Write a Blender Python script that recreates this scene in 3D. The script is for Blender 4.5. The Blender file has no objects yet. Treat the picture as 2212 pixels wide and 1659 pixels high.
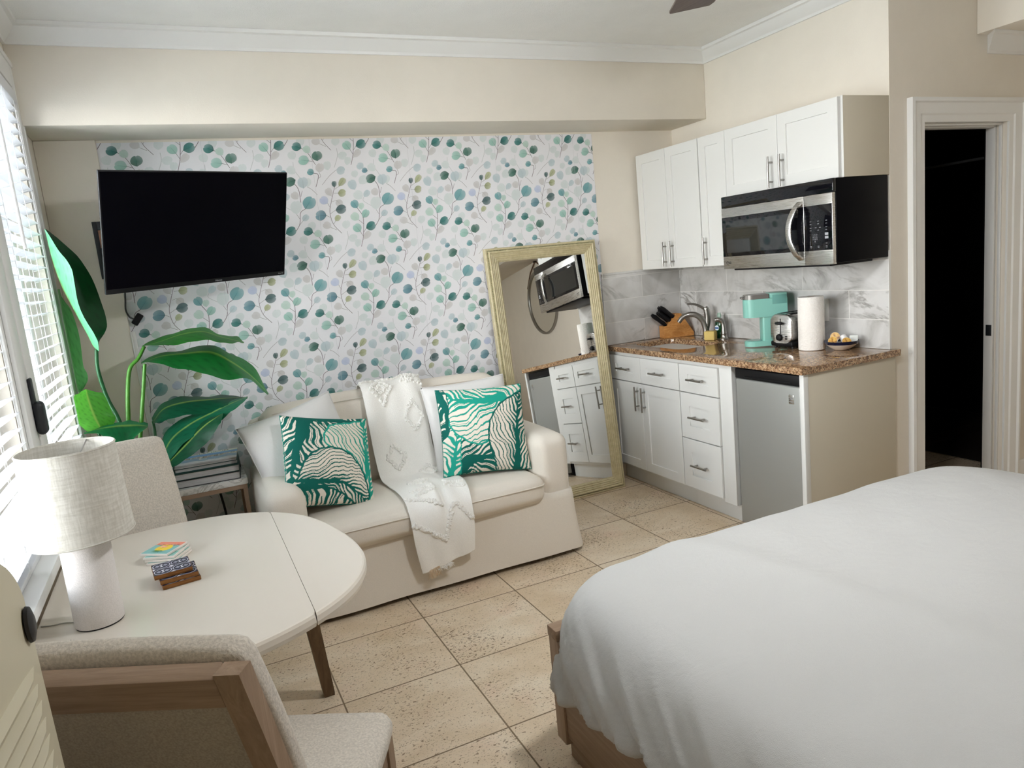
import bpy, bmesh, math, random
import numpy as np
from mathutils import Matrix, Vector, Euler

R = math.radians
random.seed(7)
SC = bpy.context.scene
COL = SC.collection

# ------------------------------------------------------------------ camera
def cam_axes(yaw, pitch, roll):
    y, p, r = R(yaw), R(pitch), R(roll)
    fw = Vector((math.sin(-y) * math.cos(p), math.cos(y) * math.cos(p), math.sin(p)))
    rt = fw.cross(Vector((0, 0, 1))).normalized()
    up = rt.cross(fw)
    return math.cos(r) * rt + math.sin(r) * up, -math.sin(r) * rt + math.cos(r) * up, fw

CAM_LOC = Vector((-3.1792, -4.0879, 1.5206))
crt, cup, cfw = cam_axes(-24.1956, -9.5339, -5.5719)
cd = bpy.data.cameras.new('camera')
cd.sensor_width = 36.0
cd.lens = 1564.3245 / 2212 * 36.0
cd.clip_start = 0.02
cam = bpy.data.objects.new('camera', cd)
COL.objects.link(cam)
cam.matrix_world = Matrix(((crt.x, cup.x, -cfw.x, CAM_LOC.x), (crt.y, cup.y, -cfw.y, CAM_LOC.y), (crt.z, cup.z, -cfw.z, CAM_LOC.z), (0, 0, 0, 1)))
SC.camera = cam

# ------------------------------------------------------------------ light and exposure
SC.view_settings.view_transform = 'Standard'
SC.view_settings.look = 'None'
SC.view_settings.gamma = 1.0
SC.view_settings.use_curve_mapping = False
SC.view_settings.exposure = 0.0
SKY = 28.0
world = bpy.data.worlds.new('world')
SC.world = world
world.use_nodes = True
wn = world.node_tree
wbg = wn.nodes['Background']
wbg.inputs['Strength'].default_value = SKY
wg = wn.nodes.new('ShaderNodeTexCoord')
wsep = wn.nodes.new('ShaderNodeSeparateXYZ')
wramp = wn.nodes.new('ShaderNodeValToRGB')
wn.links.new(wg.outputs['Generated'], wsep.inputs[0])
wn.links.new(wsep.outputs['Z'], wramp.inputs[0])
wramp.color_ramp.elements[0].position = 0.0
wramp.color_ramp.elements[0].color = (1.0, 0.985, 0.95, 1)
wramp.color_ramp.elements[1].position = 0.6
wramp.color_ramp.elements[1].color = (0.74, 0.87, 1.0, 1)
wn.links.new(wramp.outputs[0], wbg.inputs['Color'])
SC.cycles.use_denoising = True
SC.cycles.max_bounces = 12
SC.cycles.diffuse_bounces = 7
SC.cycles.glossy_bounces = 5
SC.cycles.transparent_max_bounces = 12
SC.cycles.sample_clamp_indirect = 6.0
SC.cycles.caustics_reflective = False
SC.cycles.caustics_refractive = False

WINDOWS = [(-1.27, -0.42), (-2.42, -1.57)]
WZ0, WZ1 = 0.82, 2.40
XL = -3.65                                    # room side of the window wall
for a, b in WINDOWS:                          # portals only guide the sky light through the panes
    ld = bpy.data.lights.new('window_portal', 'AREA')
    ld.shape = 'RECTANGLE'
    ld.size, ld.size_y = (b - a), WZ1 - WZ0
    ld.cycles.is_portal = True
    lo = bpy.data.objects.new('window_portal', ld)
    lo.location = (XL - 0.16, (a + b) / 2, (WZ0 + WZ1) / 2)
    lo.rotation_euler = (R(90), 0, R(-90))
    COL.objects.link(lo)

# ------------------------------------------------------------------ helpers
def lin(c):
    return tuple(((v / 12.92) if v <= 0.04045 else ((v + 0.055) / 1.055) ** 2.4) for v in c)

def hx(s):
    return lin(tuple(int(s[i:i + 2], 16) / 255 for i in (0, 2, 4)))

class N:
    """a node socket with arithmetic"""
    def __init__(self, t, s): self.t, self.s = t, s
    def _m(self, op, o=None, o2=None):
        n = self.t.nodes.new('ShaderNodeMath'); n.operation = op
        self.t.links.new(self.s, n.inputs[0])
        for i, v in ((1, o), (2, o2)):
            if v is None: continue
            if isinstance(v, N): self.t.links.new(v.s, n.inputs[i])
            else: n.inputs[i].default_value = v
        return N(self.t, n.outputs[0])
    def __add__(self, o): return self._m('ADD', o)
    def __sub__(self, o): return self._m('SUBTRACT', o)
    def __mul__(self, o): return self._m('MULTIPLY', o)
    def __truediv__(self, o): return self._m('DIVIDE', o)
    def rsub(self, o): return (self * -1.0) + o
    def frac(self): return self._m('FRACT')
    def floor(self): return self._m('FLOOR')
    def abs(self): return self._m('ABSOLUTE')
    def lt(self, o): return self._m('LESS_THAN', o)
    def gt(self, o): return self._m('GREATER_THAN', o)
    def mn(self, o): return self._m('MINIMUM', o)
    def mx(self, o): return self._m('MAXIMUM', o)
    def pw(self, o): return self._m('POWER', o)
    def sin(self): return self._m('SINE')
    def rng(self, a, b, c=0.0, d=1.0):
        n = self.t.nodes.new('ShaderNodeMapRange'); n.clamp = True
        self.t.links.new(self.s, n.inputs[0])
        for i, v in zip((1, 2, 3, 4), (a, b, c, d)): n.inputs[i].default_value = v
        return N(self.t, n.outputs[0])

class Mat:
    def __init__(self, name, color=(0.8, 0.8, 0.8), rough=0.5, metal=0.0, spec=0.5, coat=0.0):
        self.m = bpy.data.materials.new(name); self.m.use_nodes = True
        self.t = self.m.node_tree; self.b = self.t.nodes['Principled BSDF']
        self.set('Base Color', (*color, 1)); self.set('Roughness', rough); self.set('Metallic', metal)
        self.set('Specular IOR Level', spec); self.set('Coat Weight', coat)
        self.col = (*color, 1); self._tc = None
    def set(self, k, v):
        if isinstance(v, N): self.t.links.new(v.s, self.b.inputs[k])
        else: self.b.inputs[k].default_value = v
    def coord(self, kind='Object'):
        if self._tc is None: self._tc = self.t.nodes.new('ShaderNodeTexCoord')
        return self._tc.outputs[kind]
    def pos(self): return self.t.nodes.new('ShaderNodeNewGeometry').outputs['Position']
    def xyz(self, sock):
        n = self.t.nodes.new('ShaderNodeSeparateXYZ'); self.t.links.new(sock, n.inputs[0])
        return [N(self.t, n.outputs[i]) for i in range(3)]
    def combine(self, x, y, z):
        n = self.t.nodes.new('ShaderNodeCombineXYZ')
        for i, v in enumerate((x, y, z)):
            if isinstance(v, N): self.t.links.new(v.s, n.inputs[i])
            else: n.inputs[i].default_value = v
        return n.outputs[0]
    def scale(self, sock, v):
        n = self.t.nodes.new('ShaderNodeMapping'); n.inputs['Scale'].default_value = v
        self.t.links.new(sock, n.inputs[0]); return n.outputs[0]
    def noise(self, sc, detail=3.0, rough=0.55, vec=None, dist=0.0):
        n = self.t.nodes.new('ShaderNodeTexNoise'); n.inputs['Scale'].default_value = sc
        n.inputs['Detail'].default_value = detail; n.inputs['Roughness'].default_value = rough
        n.inputs['Distortion'].default_value = dist
        self.t.links.new(vec if vec is not None else self.coord(), n.inputs['Vector'])
        return N(self.t, n.outputs[0])
    def voronoi(self, sc, vec=None, feature='F1', out='Distance'):
        n = self.t.nodes.new('ShaderNodeTexVoronoi'); n.inputs['Scale'].default_value = sc; n.feature = feature
        self.t.links.new(vec if vec is not None else self.coord(), n.inputs['Vector'])
        return N(self.t, n.outputs[out])
    def white(self, vec):
        n = self.t.nodes.new('ShaderNodeTexWhiteNoise'); self.t.links.new(vec, n.inputs['Vector'])
        return N(self.t, n.outputs['Value'])
    def wave(self, sc, dist=4.0, vec=None, axis='X', detail=3):
        n = self.t.nodes.new('ShaderNodeTexWave'); n.bands_direction = axis
        n.inputs['Scale'].default_value = sc; n.inputs['Distortion'].default_value = dist; n.inputs['Detail'].default_value = detail
        self.t.links.new(vec if vec is not None else self.coord(), n.inputs['Vector'])
        return N(self.t, n.outputs['Fac'])
    def mix(self, f, a, b):
        n = self.t.nodes.new('ShaderNodeMix'); n.data_type = 'RGBA'
        if isinstance(f, N): self.t.links.new(f.s, n.inputs[0])
        else: n.inputs[0].default_value = f
        for i, v in ((6, a), (7, b)):
            if isinstance(v, N): self.t.links.new(v.s, n.inputs[i])
            else: n.inputs[i].default_value = (*v[:3], 1)
        return N(self.t, n.outputs[2])
    def ramp(self, f, stops):
        n = self.t.nodes.new('ShaderNodeValToRGB'); self.t.links.new(f.s, n.inputs[0])
        e = n.color_ramp.elements
        while len(e) < len(stops): e.new(0.5)
        for k, (p, c) in zip(e, stops): k.position = p; k.color = (*c[:3], 1)
        return N(self.t, n.outputs[0])
    def attr(self, name='Col'):
        n = self.t.nodes.new('ShaderNodeAttribute'); n.attribute_name = name
        return N(self.t, n.outputs['Color'])
    def bump(self, h, strength=0.3, dist=0.01):
        n = self.t.nodes.new('ShaderNodeBump'); n.inputs['Strength'].default_value = strength; n.inputs['Distance'].default_value = dist
        self.t.links.new(h.s, n.inputs['Height']); self.t.links.new(n.outputs[0], self.b.inputs['Normal'])

def I4(): return Matrix.Identity(4)
def T(x, y, z): return Matrix.Translation((x, y, z))
def RX(d): return Matrix.Rotation(R(d), 4, 'X')
def RY(d): return Matrix.Rotation(R(d), 4, 'Y')
def RZ(d): return Matrix.Rotation(R(d), 4, 'Z')

class MB:
    """collects shapes for ONE mesh object"""
    def __init__(self): self.v, self.f, self.mi, self.c = [], [], [], []
    def add(self, verts, faces, M=None, mi=0, col=None):
        o = len(self.v)
        for p in verts:
            p = Vector(p)
            self.v.append((M @ p) if M is not None else p)
        self.f += [tuple(i + o for i in f) for f in faces]
        self.mi += [mi] * len(faces)
        if col is not None:
            col = list(col) if hasattr(col[0], '__len__') else [col] * len(verts)
            self.c += [tuple(k[:3]) for k in col]
        else: self.c += [(1, 1, 1)] * len(verts)
        return self
    def box(self, x0, x1, y0, y1, z0, z1, bev=0.0, seg=2, M=None, mi=0):
        x0, x1 = min(x0, x1), max(x0, x1); y0, y1 = min(y0, y1), max(y0, y1); z0, z1 = min(z0, z1), max(z0, z1)
        if bev <= 0:
            vs = [(x, y, z) for x in (x0, x1) for y in (y0, y1) for z in (z0, z1)]
            fs = [(0, 1, 3, 2), (4, 6, 7, 5), (0, 4, 5, 1), (2, 3, 7, 6), (0, 2, 6, 4), (1, 5, 7, 3)]
            return self.add(vs, fs, M, mi)
        bm = bmesh.new(); bmesh.ops.create_cube(bm, size=1.0)
        for v in bm.verts: v.co = Vector(((x0 + x1) / 2 + v.co.x * (x1 - x0), (y0 + y1) / 2 + v.co.y * (y1 - y0), (z0 + z1) / 2 + v.co.z * (z1 - z0)))
        b = min(bev, 0.499 * min(x1 - x0, y1 - y0, z1 - z0))
        bmesh.ops.bevel(bm, geom=bm.edges[:], offset=b, segments=seg, profile=0.5, affect='EDGES')
        bm.verts.index_update()
        self.add([v.co.copy() for v in bm.verts], [tuple(v.index for v in f.verts) for f in bm.faces], M, mi)
        bm.free(); return self
    def lathe(self, prof, seg=32, M=None, mi=0, closed=False, col=None):
        """prof: (r, z) from bottom to top; ends are capped when r > 0"""
        vs, fs = [], []
        n = len(prof)
        for r, z in prof:
            for k in range(seg):
                a = 2 * math.pi * k / seg; vs.append((r * math.cos(a), r * math.sin(a), z))
        for i in range(n - 1):
            for k in range(seg):
                k2 = (k + 1) % seg
                fs.append((i * seg + k, i * seg + k2, (i + 1) * seg + k2, (i + 1) * seg + k))
        if closed:
            for k in range(seg):
                k2 = (k + 1) % seg
                fs.append(((n - 1) * seg + k, (n - 1) * seg + k2, k2, k))
        else:
            fs.append(tuple(range(seg))[::-1]); fs.append(tuple((n - 1) * seg + k for k in range(seg)))
        return self.add(vs, fs, M, mi, col)
    def tube(self, pts, r, seg=8, M=None, mi=0, cap=True, col=None, flat=1.0):
        pts = [Vector(p) for p in pts]; n = len(pts)
        rs = r if hasattr(r, '__len__') else [r] * n
        vs, fs = [], []
        prev = None
        for i, p in enumerate(pts):
            d = (pts[min(i + 1, n - 1)] - pts[max(i - 1, 0)])
            d = d.normalized() if d.length > 1e-9 else Vector((0, 0, 1))
            if prev is None:
                a = Vector((0, 0, 1)) if abs(d.z) < 0.9 else Vector((1, 0, 0))
                u = d.cross(a).normalized()
            else:
                u = (prev - d * prev.dot(d)); u = u.normalized() if u.length > 1e-6 else d.orthogonal().normalized()
            prev = u; w = d.cross(u)
            for k in range(seg):
                t = 2 * math.pi * k / seg
                vs.append(p + u * (rs[i] * math.cos(t)) + w * (rs[i] * flat * math.sin(t)))
        for i in range(n - 1):
            for k in range(seg):
                k2 = (k + 1) % seg
                fs.append((i * seg + k, i * seg + k2, (i + 1) * seg + k2, (i + 1) * seg + k))
        if cap:
            fs.append(tuple(range(seg))[::-1]); fs.append(tuple((n - 1) * seg + k for k in range(seg)))
        return self.add(vs, fs, M, mi, col)
    def prism(self, poly, a, b, M=None, mi=0):
        """2-D polygon (x, y) extruded from z=a to z=b"""
        n = len(poly)
        vs = [(x, y, a) for x, y in poly] + [(x, y, b) for x, y in poly]
        fs = [tuple(range(n))[::-1], tuple(range(n, 2 * n))] + [(i, (i + 1) % n, n + (i + 1) % n, n + i) for i in range(n)]
        return self.add(vs, fs, M, mi)
    def rings(self, rings, M=None, mi=0, cap0=False, cap1=False, closed=True, col=None):
        """list of equal-length loops joined in turn"""
        n = len(rings[0]); vs = [p for r in rings for p in r]; fs = []
        for i in range(len(rings) - 1):
            for k in range(n if closed else n - 1):
                k2 = (k + 1) % n
                fs.append((i * n + k, i * n + k2, (i + 1) * n + k2, (i + 1) * n + k))
        if cap0: fs.append(tuple(range(n))[::-1])
        if cap1: fs.append(tuple((len(rings) - 1) * n + k for k in range(n)))
        return self.add(vs, fs, M, mi, col)
    def grid(self, fn, nu, nv, M=None, mi=0, cols=None):
        vs = [fn(i / nu, j / nv) for j in range(nv + 1) for i in range(nu + 1)]
        fs = [(j * (nu + 1) + i, j * (nu + 1) + i + 1, (j + 1) * (nu + 1) + i + 1, (j + 1) * (nu + 1) + i) for j in range(nv) for i in range(nu)]
        return self.add(vs, fs, M, mi, cols)
    def build(self, name, mat, parent=None, smooth=True, angle=40, world=True, color=False, weld=0.0, recalc=True):
        me = bpy.data.meshes.new(name)
        vs = self.v
        if parent is not None and world:
            inv = wmat(parent).inverted(); vs = [inv @ v for v in vs]
        me.from_pydata([tuple(v) for v in vs], [], self.f)
        for m in (mat if isinstance(mat, (list, tuple)) else [mat]): me.materials.append(m.m)
        if any(self.mi): me.polygons.foreach_set('material_index', self.mi)
        if color:
            at = me.attributes.new('Col', 'FLOAT_COLOR', 'POINT')
            at.data.foreach_set('color', [x for c in self.c for x in (c[0], c[1], c[2], 1.0)])
        if recalc:
            bm = bmesh.new(); bm.from_mesh(me)
            if weld: bmesh.ops.remove_doubles(bm, verts=bm.verts[:], dist=weld)
            bmesh.ops.recalc_face_normals(bm, faces=bm.faces[:]); bm.to_mesh(me); bm.free()
        if smooth:
            me.shade_smooth(); me.set_sharp_from_angle(angle=R(angle))
        me.update()
        o = bpy.data.objects.new(name, me); COL.objects.link(o)
        if parent is not None: o.parent = parent
        return o

def wmat(o):
    m = o.matrix_basis.copy()
    while o.parent is not None:
        o = o.parent; m = o.matrix_basis @ m
    return m

def tag(o, label, cat, group=None):
    o['label'] = label; o['category'] = cat
    if group: o['group'] = group
    return o

def thing(name, label, cat, loc=(0, 0, 0), rot=(0, 0, 0), group=None):
    o = bpy.data.objects.new(name, None); COL.objects.link(o)
    o.empty_display_size = 0.05
    o.location = loc; o.rotation_euler = tuple(R(a) for a in rot)
    o.matrix_basis = Matrix.LocRotScale(Vector(loc), Euler(tuple(R(a) for a in rot)), Vector((1, 1, 1)))
    return tag(o, label, cat, group)

def structure(o):
    o['kind'] = 'structure'; return o

def dup(root, M, label=None, group=None):
    r = root.copy(); COL.objects.link(r); r.matrix_basis = M
    if label: r['label'] = label
    if group: r['group'] = group
    for ch in list(root.children):
        c = ch.copy(); COL.objects.link(c); c.parent = r
        for g in ch.children:
            d = g.copy(); COL.objects.link(d); d.parent = c
    return r

def text(name, body, size, M, mat, parent, ext=0.0004, align='CENTER'):
    cu = bpy.data.curves.new(name, 'FONT'); cu.body = body; cu.size = size; cu.extrude = ext
    cu.align_x = align; cu.align_y = 'CENTER'
    tmp = bpy.data.objects.new(name, cu); COL.objects.link(tmp)
    me = bpy.data.meshes.new_from_object(tmp, depsgraph=bpy.context.evaluated_depsgraph_get())
    bpy.data.objects.remove(tmp); bpy.data.curves.remove(cu)
    me.name = name; me.materials.clear(); me.materials.append(mat.m)
    o = bpy.data.objects.new(name, me); COL.objects.link(o)
    o.parent = parent
    o.matrix_basis = wmat(parent).inverted() @ M
    return o

def spline(pts, n):
    """Catmull-Rom through pts, n samples"""
    P = [np.array(p, float) for p in pts]; P = [2 * P[0] - P[1]] + P + [2 * P[-1] - P[-2]]
    out = []; m = len(P) - 3
    for k in range(n):
        t = k / (n - 1) * m; i = min(int(t), m - 1); t -= i
        a, b, c, d = P[i:i + 4]
        out.append(0.5 * ((2 * b) + (c - a) * t + (2 * a - 5 * b + 4 * c - d) * t * t + (3 * b - a - 3 * c + d) * t ** 3))
    return out

def rrect(x0, x1, y0, y1, r, n=8):
    pts = []
    for cx, cy, a0 in ((x1 - r, y1 - r, 0), (x0 + r, y1 - r, 90), (x0 + r, y0 + r, 180), (x1 - r, y0 + r, 270)):
        for k in range(n + 1):
            a = R(a0 + 90 * k / n); pts.append((cx + r * math.cos(a), cy + r * math.sin(a)))
    return pts

# facing frames: local x = right, local y = up in the face, local z = out of the face
FACE_MX = Matrix(((0, 0, -1, 0), (-1, 0, 0, 0), (0, 1, 0, 0), (0, 0, 0, 1)))    # faces -x
FACE_MY = Matrix(((1, 0, 0, 0), (0, 0, -1, 0), (0, 1, 0, 0), (0, 0, 0, 1)))     # faces -y
# ------------------------------------------------------------------ materials
def wall_paint(name, hexa, bump=0.12):
    m = Mat(name, hx(hexa), 0.75, spec=0.25)
    p = m.pos()
    n = m.noise(7, 4, vec=p)
    m.set('Base Color', m.mix(n.rng(0.35, 0.7), [c * 0.97 for c in hx(hexa)], hx(hexa)))
    m.bump(m.noise(160, 3, vec=p) + m.noise(22, 3, vec=p) * 0.8, bump, 0.004)
    return m
WALL = wall_paint('cream_wall_paint', 'E5DED2')
CEIL = wall_paint('white_ceiling_stucco', 'EDEDEB', 0.5)
TRIM = Mat('white_trim_paint', hx('E6E6E4'), 0.4)
TRIM.bump(TRIM.noise(30, 2, vec=TRIM.pos()), 0.06, 0.003)
WPAPER = Mat('eucalyptus_wallpaper', rough=0.7, spec=0.2)
WPAPER.set('Base Color', WPAPER.attr())
DARK = Mat('unlit_black_bathroom_wall', (0.006, 0.006, 0.006), 0.8, spec=0.1)  # near-black colour stands in for the room being unlit
DARKFLOOR = Mat('unlit_dark_bathroom_floor', (0.025, 0.018, 0.013), 0.5)  # darkness of the unlit room put into the floor colour

def floor_mat():
    m = Mat('travertine_floor_tile', rough=0.35)
    p = m.pos(); x, y, z = m.xyz(p)
    tp = 0.4541
    u = (x + 2.3927 + 10 * tp) / tp; v = (y + 1.1325 + 20 * tp) / tp
    du = (u.frac() - 0.5).abs().rsub(0.5); dv = (v.frac() - 0.5).abs().rsub(0.5)
    d = du.mn(dv) * tp
    grout = d.rng(0.0022, 0.0036, 1, 0)
    cell = m.white(m.combine(u.floor(), v.floor(), 0.0))
    off = m.combine(x + cell * 7.0, y + cell * 3.0, z)
    big = m.noise(3.2, 5, vec=m.scale(off, (1.0, 1.6, 1)), dist=0.8)
    base = m.ramp(big, [(0.28, hx('CDB798')), (0.5, hx('DBC8AE')), (0.72, hx('E6D8C2'))])
    pink = m.noise(5, 3, vec=off).rng(0.56, 0.75)
    base = m.mix(pink * 0.35, base, hx('DDB9A6'))
    dens = m.noise(2.6, 3, vec=off).rng(0.35, 0.7)
    pits = m.noise(95, 2.5, 0.6, vec=m.scale(off, (0.8, 1.25, 1)), dist=0.6)
    thr = dens * -0.12 + 0.665
    pit = (pits - thr).rng(0.0, 0.03)
    pits2 = m.noise(190, 2, 0.6, vec=m.scale(off, (0.7, 1.3, 1)), dist=0.5).rng(0.60, 0.68)
    dark = pit.mx(pits2 * 0.8)
    c = m.mix(dark * 0.85, base, hx('6B543C'))
    c = m.mix(cell * 0.22, c, hx('CDB492'))
    c = m.mix(grout, c, hx('7D6B55'))
    m.set('Base Color', c)
    m.set('Roughness', m.noise(9, 3, vec=p).rng(0.3, 0.7, 0.28, 0.45).mx(grout * 0.9).mx(dark * 0.8))
    m.bump((grout * -0.6) - dark * 0.5, 0.35, 0.004)
    return m
FLOOR = floor_mat()

def tile_mat(axis):
    m = Mat('marble_tile_' + axis, rough=0.22)
    p = m.pos(); x, y, z = m.xyz(p)
    L, H = 0.61, 0.147
    s = x if axis == 'x' else y
    row = ((z - 0.914) / H)
    odd = (row.floor() / 2.0).frac().gt(0.25)
    off = odd * -0.305 + (1.395 + 0.305 + 6.1 if axis == 'y' else 0.326 + 6.1)
    u = (s + off) / L
    du = (u.frac() - 0.5).abs().rsub(0.5) * L; dv = (row.frac() - 0.5).abs().rsub(0.5) * H
    grout = du.mn(dv).rng(0.0012, 0.0022, 1, 0)
    cell = m.white(m.combine(u.floor(), row.floor(), 0.3))
    q = m.combine(x + cell * 9, y + cell * 5, z + cell * 4)
    w = m.noise(2.3, 6, 0.6, vec=m.scale(q, (1, 0.8, 1.5)), dist=1.6)
    vein = (w - 0.5).abs().rng(0.0, 0.055, 1, 0)
    amt = m.noise(3.0, 3, vec=q).rng(0.45, 0.68)
    cloud = m.noise(4.0, 5, vec=q, dist=1.0).rng(0.42, 0.72)
    base = m.mix(cloud * 0.7, hx('D2D1CF'), hx('AAA8A3'))
    c = m.mix(vein * amt, base, hx('7F7B75'))
    c = m.mix(grout, c, hx('E4E2DE'))
    m.set('Base Color', c)
    m.bump(grout * -1.0, 0.2, 0.002)
    return m
TILE_X, TILE_Y = tile_mat('x'), tile_mat('y')

def granite():
    m = Mat('brown_granite', rough=0.06, spec=0.6)
    p = m.pos()
    n1 = m.noise(75, 4, 0.7, vec=p, dist=0.6)
    c = m.ramp(n1, [(0.28, hx('2A1C14')), (0.40, hx('6A4A34')), (0.5, hx('A07E5E')), (0.62, hx('C7A884')), (0.78, hx('DCC6A6'))])
    blk = m.noise(150, 2, 0.6, vec=p).rng(0.56, 0.62)
    c = m.mix(blk * 0.9, c, hx('1A120E'))
    m.set('Base Color', c)
    return m
GRANITE = granite()

def wood(name, a, b, sc=1.0, rough=0.5, axis='X'):
    m = Mat(name, rough=rough, spec=0.3)
    k = {'X': (0.6, 9, 9), 'Y': (9, 0.6, 9), 'Z': (9, 9, 0.6)}[axis]
    v = m.scale(m.coord(), tuple(q * sc for q in k))
    n = m.noise(5.0, 6, 0.65, vec=v, dist=1.2)
    n2 = m.noise(28, 3, 0.6, vec=v)
    c = m.ramp(n, [(0.25, hx(a)), (0.75, hx(b))])
    c = m.mix(n2.rng(0.5, 0.8) * 0.35, c, hx(a))
    m.set('Base Color', c); m.bump(n2, 0.08, 0.002)
    return m
OAKX = wood('greige_oak_x', '7E6752', 'A48C77', axis='X')
OAKZ = wood('greige_oak_z', '7E6752', 'A48C77', axis='Z')
LEGWOOD = wood('brown_table_leg_wood', '4E3C2A', '7C6449', axis='Z')
BEDWOODY = wood('bed_oak_y', '7A614C', '9E866F', axis='Y')
BEDWOODX = wood('bed_oak_x', '7A614C', '9E866F', axis='X')
BEDWOODZ = wood('bed_oak_z', '8A7461', 'AA937E', axis='Z')
BLOCKWOOD = wood('honey_wood', 'A5682F', 'D09A5C', sc=1.6, axis='X')
ACACIA = wood('acacia_wood', '5A3517', '9A6A35', sc=4, axis='X')
FANWOOD = wood('dark_walnut_blade', '3E332E', '5F524B', axis='Y')

def fabric(name, hexa, sc=500, bump=0.35, var=0.06, rough=0.9, wrinkle=0.0):
    m = Mat(name, hx(hexa), rough, spec=0.15)
    c0 = hx(hexa)
    n = m.noise(sc, 2, vec=m.coord())
    m.set('Base Color', m.mix(n.rng(0.35, 0.65), [k * (1 - var * 2) for k in c0], c0))
    h = n
    if wrinkle:
        h = n * 0.15 + m.noise(7, 6, 0.62, dist=0.25) * wrinkle
        m.bump(h, bump, 0.02)
    else: m.bump(h, bump, 0.002)
    m.set('Sheen Weight', 0.15)
    return m
SLIP = fabric('ivory_slipcover', 'E3DBCF', 420, 0.25, 0.03, wrinkle=1.0)
WHITECUSH = fabric('white_cotton', 'E4E2E0', 420, 0.25, 0.02, wrinkle=0.8)
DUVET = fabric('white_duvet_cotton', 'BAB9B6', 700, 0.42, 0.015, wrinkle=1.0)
BOUCLE = fabric('oatmeal_boucle', 'D1C9BD', 190, 0.7, 0.11)
BOUCLE_BACK = fabric('oatmeal_linen_back', 'A89E8F', 260, 0.5, 0.12)
THROW = fabric('white_woven_throw', 'F5F3EE', 260, 0.5, 0.03)
TUFT = fabric('white_tuft_yarn', 'F6F4EF', 300, 0.9, 0.06)
FRINGE = Mat('beige_fringe_yarn', hx('D3BDA0'), 0.9)
SHADE = Mat('white_linen_shade', hx('E6E3DC'), 0.85, spec=0.1)
_w = SHADE.noise(26, 4, vec=SHADE.scale(SHADE.coord(), (7, 7, 0.8))) + SHADE.noise(26, 4, vec=SHADE.scale(SHADE.coord(), (0.8, 0.8, 8)))
SHADE.set('Base Color', SHADE.mix(_w.rng(0.8, 1.25), hx('BEBAB0'), hx('D3D0C8')))
SHADE.bump(_w, 0.25, 0.003)
LAMPBASE = fabric('white_linen_lamp_base', 'DDD8D5', 330, 0.4, 0.05)

WHITE = Mat('white_cabinet_paint', hx('DADAD7'), 0.32, spec=0.4)
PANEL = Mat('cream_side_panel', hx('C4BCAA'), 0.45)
TABLETOP = Mat('cream_lacquer_top', hx('DAD2C6'), 0.18, spec=0.4)
STEEL = Mat('brushed_nickel', (0.34, 0.325, 0.305), 0.3, 1.0)
STEEL.bump(STEEL.noise(60, 2, vec=STEEL.scale(STEEL.coord(), (1, 30, 30))), 0.05, 0.001)
SSTEEL = Mat('stainless_steel', (0.62, 0.61, 0.59), 0.27, 1.0)
SSTEEL.set('Roughness', SSTEEL.noise(14, 2, vec=SSTEEL.scale(SSTEEL.coord(), (1, 1, 60))).rng(0.3, 0.7, 0.2, 0.36))
SINKSTEEL = Mat('sink_steel', (0.20, 0.19, 0.175), 0.4, 1.0)
FRIDGEGREY = Mat('grey_fridge_door', hx('9C9D99'), 0.38, 0.35)
BLACK = Mat('black_plastic', (0.006, 0.006, 0.007), 0.45, spec=0.2)
BLACKCASE = Mat('black_painted_case', (0.003, 0.003, 0.004), 0.35, spec=0.06)
BLACKGLOSS = Mat('black_gloss_glass', (0.004, 0.004, 0.006), 0.05, spec=0.5)
SCREEN = Mat('tv_screen', (0.0012, 0.0012, 0.003), 0.25, spec=0.05)
OVENGLASS = Mat('oven_window_glass', (0.014, 0.016, 0.017), 0.04, spec=0.9)
BLACKMETAL = Mat('black_metal', (0.015, 0.017, 0.02), 0.45, 0.3)
COPPER = Mat('bare_plaster_copper', hx('C08E74'), 0.7)
RUBBER = Mat('black_rubber', (0.012, 0.012, 0.014), 0.5)
MIRROR = Mat('mirror_silver', (0.9, 0.91, 0.9), 0.0, 1.0)
def gilt():
    m = Mat('distressed_champagne_frame', rough=0.42, spec=0.5)
    n = m.noise(40, 4, vec=m.coord())
    m.set('Base Color', m.mix(n.rng(0.3, 0.7), hx('B3A782'), hx('C9BE9C')))
    return m
GILT = gilt()
GILT_EDGE = Mat('green_grey_bead', hx('9C9A78'), 0.5)
MINT = Mat('mint_plastic', hx('8AC6B9'), 0.3)
MINT_D = Mat('mint_smoky_tank', hx('6FA79E'), 0.15)
GREYPLASTIC = Mat('grey_satin_plastic', hx('85827E'), 0.3, 0.5)
PAPERTOWEL = Mat('paper_towel', hx('EFEBE5'), 0.9)
PAPERTOWEL.bump(PAPERTOWEL.voronoi(120, vec=PAPERTOWEL.coord()) + PAPERTOWEL.noise(40, 2), 0.5, 0.004)
CARD = Mat('brown_card', hx('8A6D50'), 0.9)
SPONGE = Mat('yellow_sponge', hx('D6BC72'), 0.95)
SPONGE.bump(SPONGE.noise(260, 2), 0.9, 0.003)
SOAP = Mat('green_dish_soap', hx('0A3D20'), 0.08, spec=0.6)
SOAPCLEAR = Mat('pale_green_clear_plastic', hx('8FA696'), 0.1)
LABELBLUE = Mat('blue_label_print', hx('2F5E9A'), 0.4)
LABELWHITE = Mat('white_label_print', hx('DDE6EE'), 0.4)
INK = Mat('dark_print_ink', hx('2A2A2C'), 0.6)
GREYINK = Mat('grey_print_ink', hx('9A9CA0'), 0.5)
NAVY = Mat('navy_glaze', (0.006, 0.010, 0.035), 0.15)
CERAMIC = Mat('cream_ceramic', hx('E2D8CA'), 0.2)
PODWHITE = Mat('white_pod_plastic', hx('E8E6E4'), 0.4)
PODTOP = Mat('amber_pod_foil', rough=0.4)
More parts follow.
